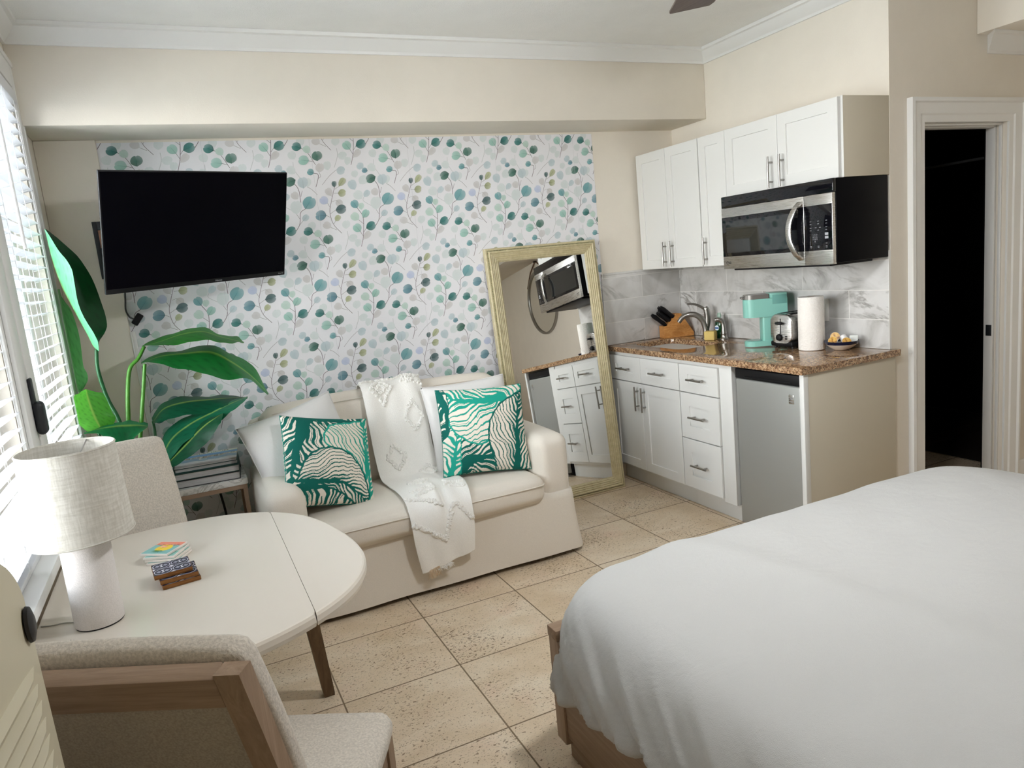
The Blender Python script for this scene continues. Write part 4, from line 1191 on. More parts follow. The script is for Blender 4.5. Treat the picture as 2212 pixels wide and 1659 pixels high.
def leaf_print(leaves):
    """leaves: (outline or None, midrib, vein slant, frequency, colour, outline width, rib width)"""
    def fn(n, flip=False):
        g = np.linspace(0, 1, n + 1); U, V = np.meshgrid(g, g)
        p = np.stack([(1 - U if flip else U).ravel(), 1 - V.ravel()], 1)      # (0, 0) at the top left
        p = p + 0.004 * np.stack([np.sin(p[:, 1] * 61), np.sin(p[:, 0] * 57)], 1)
        col = np.tile(CR, (len(p), 1)); free = np.ones(len(p), bool)
        for out, mid, sl, fq, cc, ow, rw in leaves:
            md = np.array(spline(mid, 14)); ink = np.zeros(len(p), bool); own = free.copy()
            if out:
                ol = np.array(spline(out + [out[0]], 6 * len(out)))
                ins = in_poly(p, ol[:-1])
                rim = (seg_dist(p, ol)[0] < ow) if ow else np.zeros(len(p), bool)
                own &= ins | rim; ink |= rim
            d, s, side, tot = seg_dist(p, md)
            ink |= d < rw * (1.05 - s / tot)
            k = (s - sl * d) * fq + 0.35 * np.sin(s * 23 + side) + 0.25 * np.sin(d * 17 + s * 9) + np.where(side > 0, 0.37, 0)
            fr = k - np.floor(k); cell = np.floor(k)
            h = np.sin(cell * 12.9898 + side * 4.1) * 43758.5453; h -= np.floor(h)
            wdt = 0.20 + 0.16 * h + np.maximum(0, 0.42 * (1 - d / (rw * 3.4)))
            ink |= np.abs(fr - 0.5) > 0.5 - wdt / 2
            ink |= (h > 0.4) & (np.abs(fr - 0.5 - 0.08 * np.sin(d * 40)) < 0.05) & (np.sin(d * 26 + cell * 2.3) > 0.1)
            col[own & ink] = cc; free &= ~own
        return [tuple(c) for c in col]
    return fn
printL = leaf_print([
    ([(0.08, 0.74), (0.20, 0.50), (0.42, 0.40), (0.66, 0.46), (0.83, 0.66), (0.91, 0.94), (0.80, 1.02), (0.5, 0.86), (0.3, 0.80)], [(0.07, 0.76), (0.35, 0.76), (0.60, 0.79), (0.90, 0.99)], 2.3, 11, TD_, 0.010, 0.035),
    ([(0.50, 0.12), (0.40, 0.27), (0.46, 0.40), (0.66, 0.45), (0.83, 0.64), (0.90, 0.70), (0.93, 0.10), (0.7, 0.09)], [(0.90, 0.78), (0.90, 0.50), (0.92, 0.1)], 1.5, 12, TL_, 0.010, 0.030),
    ([(0.92, -0.05), (0.925, 0.45), (0.91, 0.80), (0.94, 1.05), (1.1, 1.05), (1.1, -0.05)], [(0.90, 1.0), (0.925, 0.7), (0.925, 0.4), (0.93, 0.0)], 0.7, 17, TL_, 0, 0.030),
    ([(-0.1, 0.84), (0.08, 0.77), (0.35, 0.80), (0.60, 0.84), (0.88, 1.02), (0.8, 1.2), (-0.1, 1.2)], [(0.0, 0.80), (0.35, 0.79), (0.60, 0.83), (0.88, 1.02)], 0.25, 13, TD_, 0, 0.070),
    ([(-0.1, -0.1), (0.36, 0.08), (0.44, 0.22), (0.42, 0.40), (0.20, 0.50), (0.08, 0.72), (-0.1, 0.8)], [(0.22, 0.06), (0.18, 0.2), (0.10, 0.40), (0.02, 0.75)], 1.2, 10, TD_, 0.008, 0.075),
    (None, [(0.2, 0.0), (1.0, 0.09)], 0.4, 10, TD_, 0, 0.06)])
printR = leaf_print([
    ([(-0.1, -0.1), (0.08, 0.0), (0.115, 0.2), (0.09, 0.38), (0.07, 0.55), (-0.1, 0.55)], [(-0.02, 0.0), (0.08, 0.25), (0.05, 0.5)], 0.4, 9, TD_, 0.006, 0.060),
    ([(0.93, 0.12), (0.70, 0.25), (0.56, 0.45), (0.53, 0.66), (0.58, 0.90), (0.65, 1.05), (1.12, 1.05), (1.12, 0.1)], [(0.83, 1.0), (0.86, 0.75), (0.885, 0.5), (0.95, 0.15)], 1.9, 11, TD_, 0.009, 0.040),
    ([(0.10, 0.08), (0.10, 0.42), (0.20, 0.57), (0.38, 0.68), (0.52, 0.65), (0.58, 0.42), (0.72, 0.23), (0.95, 0.10), (1.1, -0.1), (0.1, -0.1)], [(0.72, 0.16), (0.50, 0.19), (0.30, 0.17), (0.10, 0.12)], 1.5, 10, TL_, 0.010, 0.055),
    ([(-0.1, 0.55), (0.10, 0.50), (0.21, 0.57), (0.20, 0.75), (0.16, 1.1), (-0.1, 1.1)], [(0.06, 1.05), (0.13, 0.8), (0.17, 0.56)], 0.7, 15, TL_, 0.006, 0.040),
    (None, [(0.16, 0.98), (0.30, 0.86), (0.60, 0.84)], 1.6, 10, TD_, 0, 0.085)])
pillow('throw_pillow', 'plain white cushion behind the left palm-print pillow on the sofa', (-2.71, -0.50, 0.690), 8, -20, 12, 0.49, 0.10, WHITECUSH, group='plain white sofa cushions')
pillow('throw_pillow', 'plain white cushion mostly hidden behind the right palm-print pillow', (-1.835, -0.515, 0.69), -4, -18, 1, 0.47, 0.09, WHITECUSH, group='plain white sofa cushions')
pillow('throw_pillow', 'teal palm-print pillow tilted against the left sofa arm', (-2.632, -0.655, 0.672), 18, -24, -15, 0.44, 0.085, PILLOWPRINT, printL, 'teal palm-print pillows', n=230)
pillow('throw_pillow', 'teal palm-print pillow standing near the right sofa arm', (-1.835, -0.675, 0.682), -12, -22, -3, 0.455, 0.085, PILLOWPRINT, printR, 'teal palm-print pillows', n=230)

# ------------------------------------------------------------------ throw blanket
TB = thing('throw_blanket', 'white woven throw with tufted diamonds draped over the middle of the sofa', 'blanket', (-2.2, -0.6, 0.45))
sec = [((-2.34, -0.215, 0.84), (-2.05, -0.215, 0.85)), ((-2.36, -0.235, 0.925), (-2.03, -0.235, 0.93)), ((-2.364, -0.30, 0.952), (-2.035, -0.30, 0.957)), ((-2.366, -0.375, 0.925), (-2.045, -0.375, 0.915)),
       ((-2.368, -0.435, 0.78), (-2.05, -0.437, 0.74)), ((-2.365, -0.465, 0.62), (-2.05, -0.470, 0.60)), ((-2.36, -0.52, 0.495), (-2.043, -0.53, 0.490)), ((-2.352, -0.62, 0.476), (-2.030, -0.62, 0.476)),
       ((-2.345, -0.75, 0.478), (-2.012, -0.75, 0.478)), ((-2.348, -0.88, 0.472), (-2.03, -0.88, 0.472)), ((-2.352, -0.952, 0.435), (-2.045, -0.952, 0.432)), ((-2.350, -0.978, 0.36), (-2.050, -0.98, 0.36)),
       ((-2.345, -0.978, 0.27), (-2.052, -0.980, 0.29)), ((-2.325, -0.972, 0.135), (-2.060, -0.972, 0.185))]
SL = spline([s[0] for s in sec], 120); SR = spline([s[1] for s in sec], 120)
def throw_pt(u, v, lift=0.0):
    f = v * 119; i = min(int(f), 118); f -= i
    a = SL[i] * (1 - f) + SL[i + 1] * f; b = SR[i] * (1 - f) + SR[i + 1] * f
    p = a * (1 - u) + b * u
    i0, i1 = max(i - 2, 0), min(i + 3, 119)
    tv = ((SL[i1] + SR[i1]) - (SL[i0] + SR[i0])) / 2; n = np.cross(b - a, tv); n /= np.linalg.norm(n)
    if n[1] > 0 or (n[2] < -0.2): n = -n
    if v < 0.10 and n[2] < 0: n = -n
    fold = 0.010 * math.sin(u * 9 + v * 5) * (0.35 + 0.65 * math.sin(min(1, v * 1.4) * math.pi) ** 2) + 0.006 * math.sin(u * 17 + 2 - v * 8)
    crease = -0.016 * math.exp(-((u - 0.56 - 0.10 * (v - 0.7)) / 0.045) ** 2) * math.exp(-((v - 0.72) / 0.10) ** 2) + 0.014 * math.exp(-((u - 0.47) / 0.07) ** 2) * math.exp(-((v - 0.70) / 0.12) ** 2)
    edge = 0.005 * (abs(2 * u - 1) ** 6)
    return tuple(p + n * (0.010 + fold * 0.55 + crease - edge + lift))
m = MB().grid(lambda u, v: throw_pt(u, v), 40, 150)
m.grid(lambda u, v: throw_pt(u, v, -0.006), 40, 150)
ed = [(u, 0.0) for u in np.linspace(0, 1, 41)] + [(1.0, v) for v in np.linspace(0, 1, 151)][1:] + [(u, 1.0) for u in np.linspace(1, 0, 41)][1:] + [(0.0, v) for v in np.linspace(1, 0, 151)][1:]
m.tube([throw_pt(u, v, -0.003) for u, v in ed], 0.0032, 6)
m.build('woven_cloth', THROW, TB, angle=180)
rg = random.Random(11)
def tuft_line(mb, pts, w=0.017, step=0.0055):
    for (u0, v0), (u1, v1) in zip(pts, pts[1:]):
        L = math.hypot((u1 - u0) * 0.32, (v1 - v0) * 1.55); n = max(2, int(L / step))
        for k in range(n):
            t = k / n
            for _ in range(2):
                u = u0 + (u1 - u0) * t + rg.uniform(-1, 1) * w * 1.5; v = v0 + (v1 - v0) * t + rg.uniform(-1, 1) * w * 0.35
                u = max(0.004, min(0.996, u)); v = max(0.0, min(1.0, v))
                r = rg.uniform(0.0055, 0.0092); p = throw_pt(u, v, r * 0.3)
                mb.lathe([(r * 0.55, -r * 0.75), (r, -r * 0.1), (r * 0.85, r * 0.5), (r * 0.35, r * 0.95)], 6, M=T(*p) @ RZ(rg.uniform(0, 90)) @ RX(rg.uniform(-40, 40)))
def diamond(u, v, du, dv): return [(u, v - dv), (u + du, v), (u, v + dv), (u - du, v), (u, v - dv)]
tf = MB()
for u, v, du, dv in ((0.30, 0.225, 0.17, 0.045), (0.30, 0.225, 0.07, 0.018), (0.76, 0.30, 0.15, 0.033), (0.34, 0.405, 0.16, 0.036), (0.80, 0.475, 0.16, 0.033), (0.38, 0.585, 0.15, 0.024)): tuft_line(tf, diamond(u, v, du, dv), 0.012)
tuft_line(tf, [(0.76, 0.17), (0.90, 0.20), (1.0, 0.225)], 0.03); tuft_line(tf, [(0.76, 0.17), (0.70, 0.195), (0.86, 0.22)], 0.03)
tuft_line(tf, [(0.02, 0.17), (0.25, 0.135), (0.5, 0.165), (0.75, 0.13), (0.99, 0.165)], 0.02)
tuft_line(tf, [(0.02, 0.705), (0.30, 0.735), (0.52, 0.775)], 0.02); tuft_line(tf, [(0.15, 0.665), (0.45, 0.645), (0.50, 0.68), (0.2, 0.69)], 0.025); tuft_line(tf, [(0.70, 0.665), (0.95, 0.69)], 0.03); tuft_line(tf, [(0.72, 0.635), (0.95, 0.655)], 0.02)
tuft_line(tf, [(0.02, 0.83), (0.28, 0.88), (0.50, 0.925), (0.66, 0.80), (0.72, 0.775), (0.88, 0.82), (0.99, 0.865)], 0.017)
tf.build('tufting', TUFT, TB)
fr = MB()
for _ in range(60):
    u = rg.uniform(0.10, 0.30); p = np.array(throw_pt(u, 1.0)); q = p + np.array([rg.uniform(-0.012, 0.02), rg.uniform(-0.008, 0.008), -rg.uniform(0.02, 0.042)])
    mid = (p + q) / 2 + np.array([rg.uniform(-0.006, 0.006), rg.uniform(-0.008, 0.004), 0])
    fr.tube(spline([p + (0, 0, 0.004), mid, q], 5), 0.0011, 4)
fr.build('fringe', FRINGE, TB)
ft = MB()
for _ in range(70):
    u = rg.uniform(0.22, 0.52); p = np.array(throw_pt(u, 1.0)) + (0, 0.006, 0.0); q = p + np.array([rg.uniform(-0.01, 0.02), rg.uniform(-0.012, 0.006), -rg.uniform(0.008, 0.028)])
    ft.tube(spline([p, (p + q) / 2 + np.array([rg.uniform(-0.01, 0.01), -0.006, -0.004]), q], 5), 0.0013, 4)
ft.build('tassel', TUFT, TB)

# ------------------------------------------------------------------ leaning floor mirror
MR = thing('leaning_mirror', 'tall champagne-framed floor mirror leaning on the wall beside the kitchen', 'mirror', (-1.071, -0.187, 0.0), (-5.6, 0, -0.66))
W2, HM = 0.383, 1.618
prof = [(0.0, 0.022), (0.0, -0.006), (0.004, -0.011), (0.012, -0.011), (0.013, -0.006), (0.018, -0.006), (0.020, -0.020), (0.026, -0.023), (0.031, -0.020), (0.033, -0.016), (0.038, -0.019), (0.043, -0.016), (0.045, -0.013), (0.050, -0.016), (0.055, -0.013), (0.057, -0.010), (0.062, -0.013), (0.067, -0.010), (0.069, -0.007), (0.074, -0.010), (0.079, -0.007), (0.082, -0.002), (0.086, 0.0005)]
rings = [[(-W2 + d, y, d), (W2 - d, y, d), (W2 - d, y, HM - d), (-W2 + d, y, HM - d)] for d, y in prof]
MB().rings(rings).build('frame', GILT, MR, world=False, angle=25)
MB().box(-W2 + 0.004, W2 - 0.004, 0.012, 0.020, 0.004, HM - 0.004).build('backing', CARD, MR, world=False, smooth=False)
MB().box(-W2 + 0.0845, W2 - 0.0845, 0.0, 0.008, 0.0845, HM - 0.0845).build('glass', MIRROR, MR, world=False, smooth=False)
bd = MB(); d = 0.016
for (xa, za, xb, zb) in ((-W2 + d, d, W2 - d, d), (W2 - d, d, W2 - d, HM - d), (W2 - d, HM - d, -W2 + d, HM - d), (-W2 + d, HM - d, -W2 + d, d)):
    n = int(math.hypot(xb - xa, zb - za) / 0.010)
    for k in range(n):
        t = k / n; bd.lathe([(0.002, -0.0035), (0.004, 0.0), (0.002, 0.0035)], 6, M=T(xa + (xb - xa) * t, -0.0095, za + (zb - za) * t) @ RX(90))
bd.build('beading', GILT_EDGE, MR, world=False)

# round mirror on the far wall, seen only in the reflection
t = thing('round_wall_mirror', 'round strap-hung mirror on the far wall, seen in the leaning mirror', 'mirror', (XR, -4.66, 1.86))
RM = T(XR - 0.0005, -4.66, 1.86) @ FACE_MX
MB().lathe([(0.415, 0.0), (0.43, 0.0), (0.43, 0.03), (0.405, 0.03), (0.405, 0.012)], 64, M=RM, closed=True).build('rim', STEEL, t)
MB().lathe([(0.409, 0.002), (0.409, 0.012)], 64, M=RM).build('glass', MIRROR, t)
s = MB()
for sg in (-1, 1): s.tube([(0, 0.545, 0.022), (sg * 0.20, 0.43, 0.022), (sg * 0.36, 0.245, 0.026)], 0.008, 6, M=RM)
s.build('strap', LEATHER, t)
MB().lathe([(0.012, 0.0), (0.012, 0.03), (0.018, 0.034), (0.018, 0.042)], 16, M=RM @ T(0, 0.545, 0)).build('peg', BLACKMETAL, t)

# ------------------------------------------------------------------ television
tc = CAM_LOC + (Vector((-2.994, -0.275, 1.814)) - CAM_LOC) * 0.968
TV = thing('television', 'black flat-screen television tilted down over the plant', 'television', tuple(tc))
y_, t_, a_ = R(27.967), R(18.0), R(1.46)
r = Vector((math.cos(y_), math.sin(y_), 0)); nn = Vector((math.sin(y_), -math.cos(y_), 0)); u = Vector((0, 0, 1)) * math.cos(t_) + nn * math.sin(t_)
r2 = r * math.cos(a_) + u * math.sin(a_); u2 = u * math.cos(a_) - r * math.sin(a_); f = r2.cross(u2)
TV.matrix_basis = Matrix(((r2.x, u2.x, f.x, tc.x), (r2.y, u2.y, f.y, tc.y), (r2.z, u2.z, f.z, tc.z), (0, 0, 0, 1)))
tw = 0.935 * 0.968; th = tw * 0.575
MB().box(-tw / 2, tw / 2, -th / 2, th / 2, -0.012, 0.0, bev=0.003).build('bezel', BLACK, TV, world=False)
MB().box(-tw / 2 + 0.006, tw / 2 - 0.006, -th / 2 + 0.022, th / 2 - 0.006, 0.0002, 0.0012).build('screen', SCREEN, TV, world=False, smooth=False)
MB().box(-tw * 0.36, tw * 0.36, -th / 2 + 0.01, th * 0.2, -0.055, -0.0122, bev=0.012).build('rear_housing', BLACK, TV, world=False)
W = TV.matrix_basis
text('logo_lettering', 'Hisense', 0.011, W @ T(0.075, -th / 2 + 0.011, 0.0008), GREYINK, TV)
text('small_lettering', 'Roku TV', 0.008, W @ T(tw / 2 - 0.026, -th / 2 + 0.011, 0.0008), GREYINK, TV)
t = thing('tv_wall_mount', 'black metal wall mount plate showing behind the television edge', 'bracket', (-3.40, -0.03, 1.77))
pm = MB()
for (x0, x1, z0, z1) in ((-3.472, -3.452, 1.628, 1.900), (-3.372, -3.352, 1.628, 1.900), (-3.452, -3.372, 1.86, 1.900), (-3.452, -3.372, 1.628, 1.665), (-3.452, -3.372, 1.755, 1.775), (-3.44, -3.385, 1.665, 1.72), (-3.44, -3.385, 1.81, 1.86)): pm.box(x0, x1, -0.036, -0.0282, z0, z1, bev=0.0015)
pm.build('wall_plate', BLACKMETAL, t)
MB().box(-3.452, -3.372, -0.0292, -0.0284, 1.665, 1.86).build('bare_wall_patch', COPPER, t, smooth=False)
ar = MB().tube([(-3.41, -0.04, 1.765), (-3.25, -0.16, 1.78), tuple(tc - f * 0.07)], 0.016, 8)
ar.build('arm', BLACKMETAL, t)
MB().box(-0.10, 0.10, -0.10, 0.10, -0.068, -0.0555, M=W).build('tv_plate', BLACKMETAL, t, smooth=False)
MB().lathe([(0.005, 0), (0.005, 0.004)], 10, M=T(-3.415, -0.0362, 1.885) @ FACE_MY).lathe([(0.005, 0), (0.005, 0.004)], 10, M=T(-3.412, -0.0362, 1.84) @ FACE_MY).build('bolt', BLACK, t)
t = thing('tv_power_cord', 'black television cord plugged into an adapter on the pier edge', 'cord', (-3.38, -0.03, 1.42))
MB().tube(spline([(-3.375, -0.10, 1.60), (-3.388, -0.045, 1.52), (-3.395, -0.034, 1.47), (-3.385, -0.032, 1.435), (-3.368, -0.034, 1.422)], 20), 0.004, 8).build('cable', BLACKCORD, t)
MB().box(-0.016, 0.016, -0.030, 0.030, 0.0, 0.03, bev=0.005, M=T(-3.352, -0.0025, 1.418) @ FACE_MY @ RZ(-38)).build('plug', BLACK, t)
tag(MB().box(-3.393, -3.372, -0.018, -0.0025, 0.115, 1.36, bev=0.003).tube([(-3.3925, -0.029, 1.36), (-3.389, -0.0295, 0.9), (-3.389, -0.0295, 0.12)], 0.004, 6).build('cable_raceway', TRIM), 'white cable raceway running down the edge of the wallpaper', 'raceway')
# leaves of the tall plant: rows of (one edge, midrib, other edge)
LEAVES = {
 'A': [[(-3.608, -0.53, 1.832), (-3.617, -0.45, 1.839), (-3.624, -0.38, 1.845)], [(-3.571, -0.53, 1.749), (-3.613, -0.45, 1.718), (-3.55, -0.38, 1.771)], [(-3.543, -0.53, 1.679), (-3.6, -0.45, 1.615), (-3.501, -0.38, 1.675)], [(-3.54, -0.53, 1.608), (-3.58, -0.45, 1.534), (-3.471, -0.38, 1.546)], [(-3.538, -0.53, 1.51), (-3.558, -0.45, 1.456), (-3.459, -0.38, 1.446)], [(-3.506, -0.53, 1.388), (-3.538, -0.45, 1.388), (-3.47, -0.38, 1.389)], [(-3.496, -0.53, 1.355), (-3.524, -0.45, 1.334), (-3.504, -0.38, 1.347)], [(-3.498, -0.53, 1.315), (-3.508, -0.45, 1.311), (-3.511, -0.38, 1.309)]],
 'B': [[(-3.626, -0.4, 1.592), (-3.629, -0.36, 1.593), (-3.631, -0.33, 1.593)], [(-3.636, -0.4, 1.483), (-3.634, -0.36, 1.482), (-3.595, -0.33, 1.502)], [(-3.643, -0.4, 1.343), (-3.637, -0.36, 1.339), (-3.581, -0.33, 1.371)], [(-3.634, -0.4, 1.239), (-3.632, -0.36, 1.235), (-3.588, -0.33, 1.246)], [(-3.628, -0.4, 1.171), (-3.626, -0.36, 1.166), (-3.58, -0.33, 1.186)], [(-3.618, -0.4, 1.136), (-3.619, -0.36, 1.132), (-3.619, -0.33, 1.128)]],
 'C': [[(-3.58, -0.56, 1.164), (-3.574, -0.52, 1.158), (-3.566, -0.5, 1.155)], [(-3.617, -0.56, 1.138), (-3.574, -0.52, 1.12), (-3.518, -0.5, 1.124)], [(-3.631, -0.56, 1.084), (-3.568, -0.52, 1.068), (-3.497, -0.5, 1.054)], [(-3.632, -0.56, 1.03), (-3.56, -0.52, 1.025), (-3.487, -0.5, 1.009)], [(-3.593, -0.56, 0.986), (-3.55, -0.52, 0.988), (-3.511, -0.5, 0.971)], [(-3.544, -0.56, 0.965), (-3.544, -0.52, 0.96), (-3.543, -0.5, 0.954)]],
 'D': [[(-3.621, -0.45, 0.964), (-3.609, -0.55, 0.978), (-3.596, -0.66, 0.993)], [(-3.539, -0.45, 0.989), (-3.541, -0.55, 0.985), (-3.543, -0.66, 0.975)], [(-3.479, -0.45, 0.987), (-3.488, -0.55, 0.986), (-3.499, -0.66, 0.93)], [(-3.43, -0.45, 0.98), (-3.443, -0.55, 0.982), (-3.464, -0.66, 0.895)], [(-3.394, -0.45, 0.971), (-3.399, -0.55, 0.974), (-3.428, -0.66, 0.932)], [(-3.368, -0.45, 0.955), (-3.364, -0.55, 0.961), (-3.363, -0.66, 0.971)]],
 'E': [[(-3.341, -0.3, 1.301), (-3.336, -0.42, 1.306), (-3.331, -0.55, 1.312)], [(-3.262, -0.3, 1.328), (-3.262, -0.42, 1.317), (-3.262, -0.55, 1.306)], [(-3.168, -0.3, 1.353), (-3.167, -0.42, 1.339), (-3.174, -0.55, 1.307)], [(-3.07, -0.3, 1.35), (-3.076, -0.42, 1.34), (-3.082, -0.55, 1.303)], [(-2.998, -0.3, 1.314), (-3.006, -0.42, 1.307), (-3.01, -0.55, 1.291)], [(-2.931, -0.3, 1.291), (-2.942, -0.42, 1.281), (-2.952, -0.55, 1.275)], [(-2.895, -0.3, 1.259), (-2.905, -0.42, 1.265), (-2.915, -0.55, 1.272)]],
 'F': [[(-3.357, -0.33, 1.223), (-3.351, -0.45, 1.23), (-3.345, -0.58, 1.239)], [(-3.272, -0.33, 1.261), (-3.272, -0.45, 1.253), (-3.279, -0.58, 1.235)], [(-3.162, -0.33, 1.261), (-3.166, -0.45, 1.253), (-3.192, -0.58, 1.195)], [(-3.043, -0.33, 1.263), (-3.056, -0.45, 1.244), (-3.102, -0.58, 1.157)], [(-2.949, -0.33, 1.206), (-2.97, -0.45, 1.181), (-2.998, -0.58, 1.119)], [(-2.873, -0.33, 1.133), (-2.894, -0.45, 1.1), (-2.926, -0.58, 1.106)], [(-2.821, -0.33, 0.997), (-2.833, -0.45, 1.009), (-2.847, -0.58, 1.025)]],
 'G': [[(-3.355, -0.33, 0.958), (-3.349, -0.42, 0.956), (-3.344, -0.5, 0.955)], [(-3.305, -0.33, 1.023), (-3.292, -0.42, 1.011), (-3.284, -0.5, 0.972)], [(-3.208, -0.33, 1.038), (-3.201, -0.42, 1.026), (-3.195, -0.5, 0.971)], [(-3.102, -0.33, 1.027), (-3.101, -0.42, 1.021), (-3.091, -0.5, 0.975)], [(-3.0, -0.33, 1.01), (-2.999, -0.42, 1.012), (-2.997, -0.5, 0.994)], [(-2.92, -0.33, 0.992), (-2.927, -0.42, 1.003), (-2.933, -0.5, 1.012)]],
 'H': [[(-3.361, -0.42, 0.764), (-3.349, -0.5, 0.768), (-3.334, -0.58, 0.772)], [(-3.311, -0.42, 0.892), (-3.289, -0.5, 0.871), (-3.245, -0.58, 0.856)], [(-3.212, -0.42, 0.953), (-3.197, -0.5, 0.932), (-3.166, -0.58, 0.893)], [(-3.101, -0.42, 0.992), (-3.092, -0.5, 0.97), (-3.065, -0.58, 0.939)], [(-3.012, -0.42, 1.008), (-3.007, -0.5, 0.998), (-2.995, -0.58, 0.983)], [(-2.926, -0.42, 1.007), (-2.932, -0.5, 1.016), (-2.938, -0.58, 1.025)]],
 'I': [[(-3.342, -0.5, 0.756), (-3.335, -0.58, 0.768), (-3.322, -0.64, 0.774)], [(-3.267, -0.5, 0.861), (-3.242, -0.58, 0.843), (-3.224, -0.64, 0.805)], [(-3.168, -0.5, 0.929), (-3.153, -0.58, 0.918), (-3.122, -0.64, 0.88)], [(-3.095, -0.5, 0.953), (-3.089, -0.58, 0.954), (-3.075, -0.64, 0.935)], [(-3.053, -0.5, 0.959), (-3.055, -0.58, 0.969), (-3.055, -0.64, 0.976)]],
}
STEMS = {
 'A': [(-3.514, -0.45, 1.318), (-3.524, -0.44, 1.226), (-3.511, -0.42, 1.096), (-3.481, -0.42, 0.984), (-3.467, -0.42, 0.819)],
 'E': [(-3.327, -0.42, 1.305), (-3.361, -0.43, 1.253), (-3.399, -0.44, 1.217), (-3.422, -0.45, 1.127), (-3.441, -0.45, 1.003), (-3.461, -0.45, 0.824)],
 'F': [(-3.337, -0.45, 1.228), (-3.36, -0.46, 1.118), (-3.387, -0.46, 0.995), (-3.419, -0.45, 0.816)],
 'G': [(-3.347, -0.42, 0.96), (-3.349, -0.42, 0.895), (-3.368, -0.44, 0.803)],
 'C': [(-3.544, -0.52, 0.96), (-3.519, -0.5, 0.814)],
 'D': [(-3.44, -0.55, 0.967), (-3.455, -0.5, 0.833)],
 'H': [(-3.347, -0.5, 0.768), (-3.387, -0.48, 0.651)],
 'I': [(-3.333, -0.58, 0.767), (-3.377, -0.5, 0.654)],
 'B': [(-3.619, -0.36, 1.132), (-3.571, -0.4, 0.933)],
}
# ------------------------------------------------------------------ drop-leaf dining table
TZ = 0.715
DT = thing('dining_table', 'cream drop-leaf dining table with rounded ends under the window', 'table', (-3.30, -1.88, 0))
def top_outline(inset, clip0, clip1, n=140):
    a, b, e, rot, cx, cy = 0.64 - inset, 0.58 - inset, 2.6, 0.2, -3.43, -1.89
    pts = []
    for k in range(n):
        t = 2 * math.pi * k / n; c, s = math.cos(t), math.sin(t)
        x = a * abs(c) ** (2 / e) * (1 if c > 0 else -1); y = b * abs(s) ** (2 / e) * (1 if s > 0 else -1)
        X, Y_ = cx + x * math.cos(rot) - y * math.sin(rot), cy + x * math.sin(rot) + y * math.cos(rot)
        pts.append((X, Y_))
    for lim, sg in ((clip0, 1), (clip1, -1)):
        out = []
        for p, q in zip(pts, pts[1:] + pts[:1]):
            ip, iq = sg * (p[0] - lim) >= 0, sg * (q[0] - lim) >= 0
            if ip: out.append(p)
            if ip != iq:
                t = (lim - p[0]) / (q[0] - p[0]); out.append((lim, p[1] + (q[1] - p[1]) * t))
        pts = out
    return pts
def resample(pts, n=170):
    k0 = min(range(len(pts)), key=lambda k: (round(pts[k][0], 4), pts[k][1]))
    pts = pts[k0:] + pts[:k0]; P = np.array(pts + [pts[0]]); d = np.concatenate([[0], np.cumsum(np.hypot(*np.diff(P, axis=0).T))])
    t = np.linspace(0, d[-1], n + 1)[:-1]
    return [(float(np.interp(q, d, P[:, 0])), float(np.interp(q, d, P[:, 1]))) for q in t]
def slab(name, c0, c1):
    rings = [[(x, y, z) for x, y in resample(top_outline(i, c0, c1))] for i, z in ((0.010, TZ - 0.036), (0.003, TZ - 0.033), (0.0, TZ - 0.022), (0.001, TZ - 0.008), (0.005, TZ - 0.0015), (0.010, TZ))]
    return MB().rings(rings, cap0=True, cap1=True).build(name, TABLETOP, DT, angle=12)
slab('tabletop', -3.622, -2.9815)
slab('drop_leaf', -2.9802, -2.0)
MB().box(-3.50, -3.04, -2.20, -2.17, 0.615, 0.6785, bev=0.003).box(-3.50, -3.04, -1.58, -1.55, 0.615, 0.6785, bev=0.003).box(-3.53, -3.50, -2.20, -1.55, 0.615, 0.6785, bev=0.003).box(-3.06, -3.03, -2.169, -1.581, 0.615, 0.6785, bev=0.003).build('apron', LEGWOOD, DT)
def tleg(xt, yt, xb, yb):
    m = MB(); rings = []
    for t, w in ((0, 0.018), (0.02, 0.020), (1, 0.029)):
        x, y, z = xb + (xt - xb) * t, yb + (yt - yb) * t, 0.0005 + 0.678 * t
        rings.append([(x - w, y - w, z), (x + w, y - w, z), (x + w, y + w, z), (x - w, y + w, z)])
    m.rings(rings, cap0=True, cap1=True).build('leg', LEGWOOD, DT, angle=20)
tleg(-2.945, -1.60, -2.882, -1.492); tleg(-3.22, -2.17, -3.22, -2.19); tleg(-3.585, -1.83, -3.588, -1.82); tleg(-3.585, -2.12, -3.588, -2.14)
s = MB()
for k in range(4): s.box(-0.010, 0.012 - 0.004 * (k % 2), -0.0065 + k * 0.004, -0.0045 + k * 0.004, 0, 0.0004, M=T(-3.538, -2.118, TZ + 0.0002) @ RZ(55))
s.build('printed_mark', INK, DT, smooth=False)

# table lamp
LX, LY = -3.475, -2.035
t = thing('table_lamp', 'white table lamp with linen drum shade and cylinder base on the dining table', 'lamp', (LX, LY, TZ))
LM = T(LX, LY, TZ)
MB().lathe([(0.056, 0.004), (0.057, 0.006), (0.057, 0.235), (0.054, 0.239), (0.0, 0.239)], 48, M=LM).build('base', LAMPBASE, t, angle=60)
MB().lathe([(0.055, 0.0006), (0.055, 0.004)], 40, M=LM).build('base_foot', BLACK, t)
MB().lathe([(0.010, 0.2392), (0.010, 0.40)], 16, M=LM).lathe([(0.016, 0.27), (0.018, 0.28), (0.018, 0.33), (0.012, 0.335)], 20, M=LM).build('lamp_holder', OUTLET, t)
MB().lathe([(0.012, 0.3355), (0.028, 0.375), (0.03, 0.395), (0.022, 0.42), (0.006, 0.43)], 20, M=LM).build('bulb', OUTLET, t)
Z0, Z1, R0, R1 = 0.232, 0.462, 0.118, 0.108
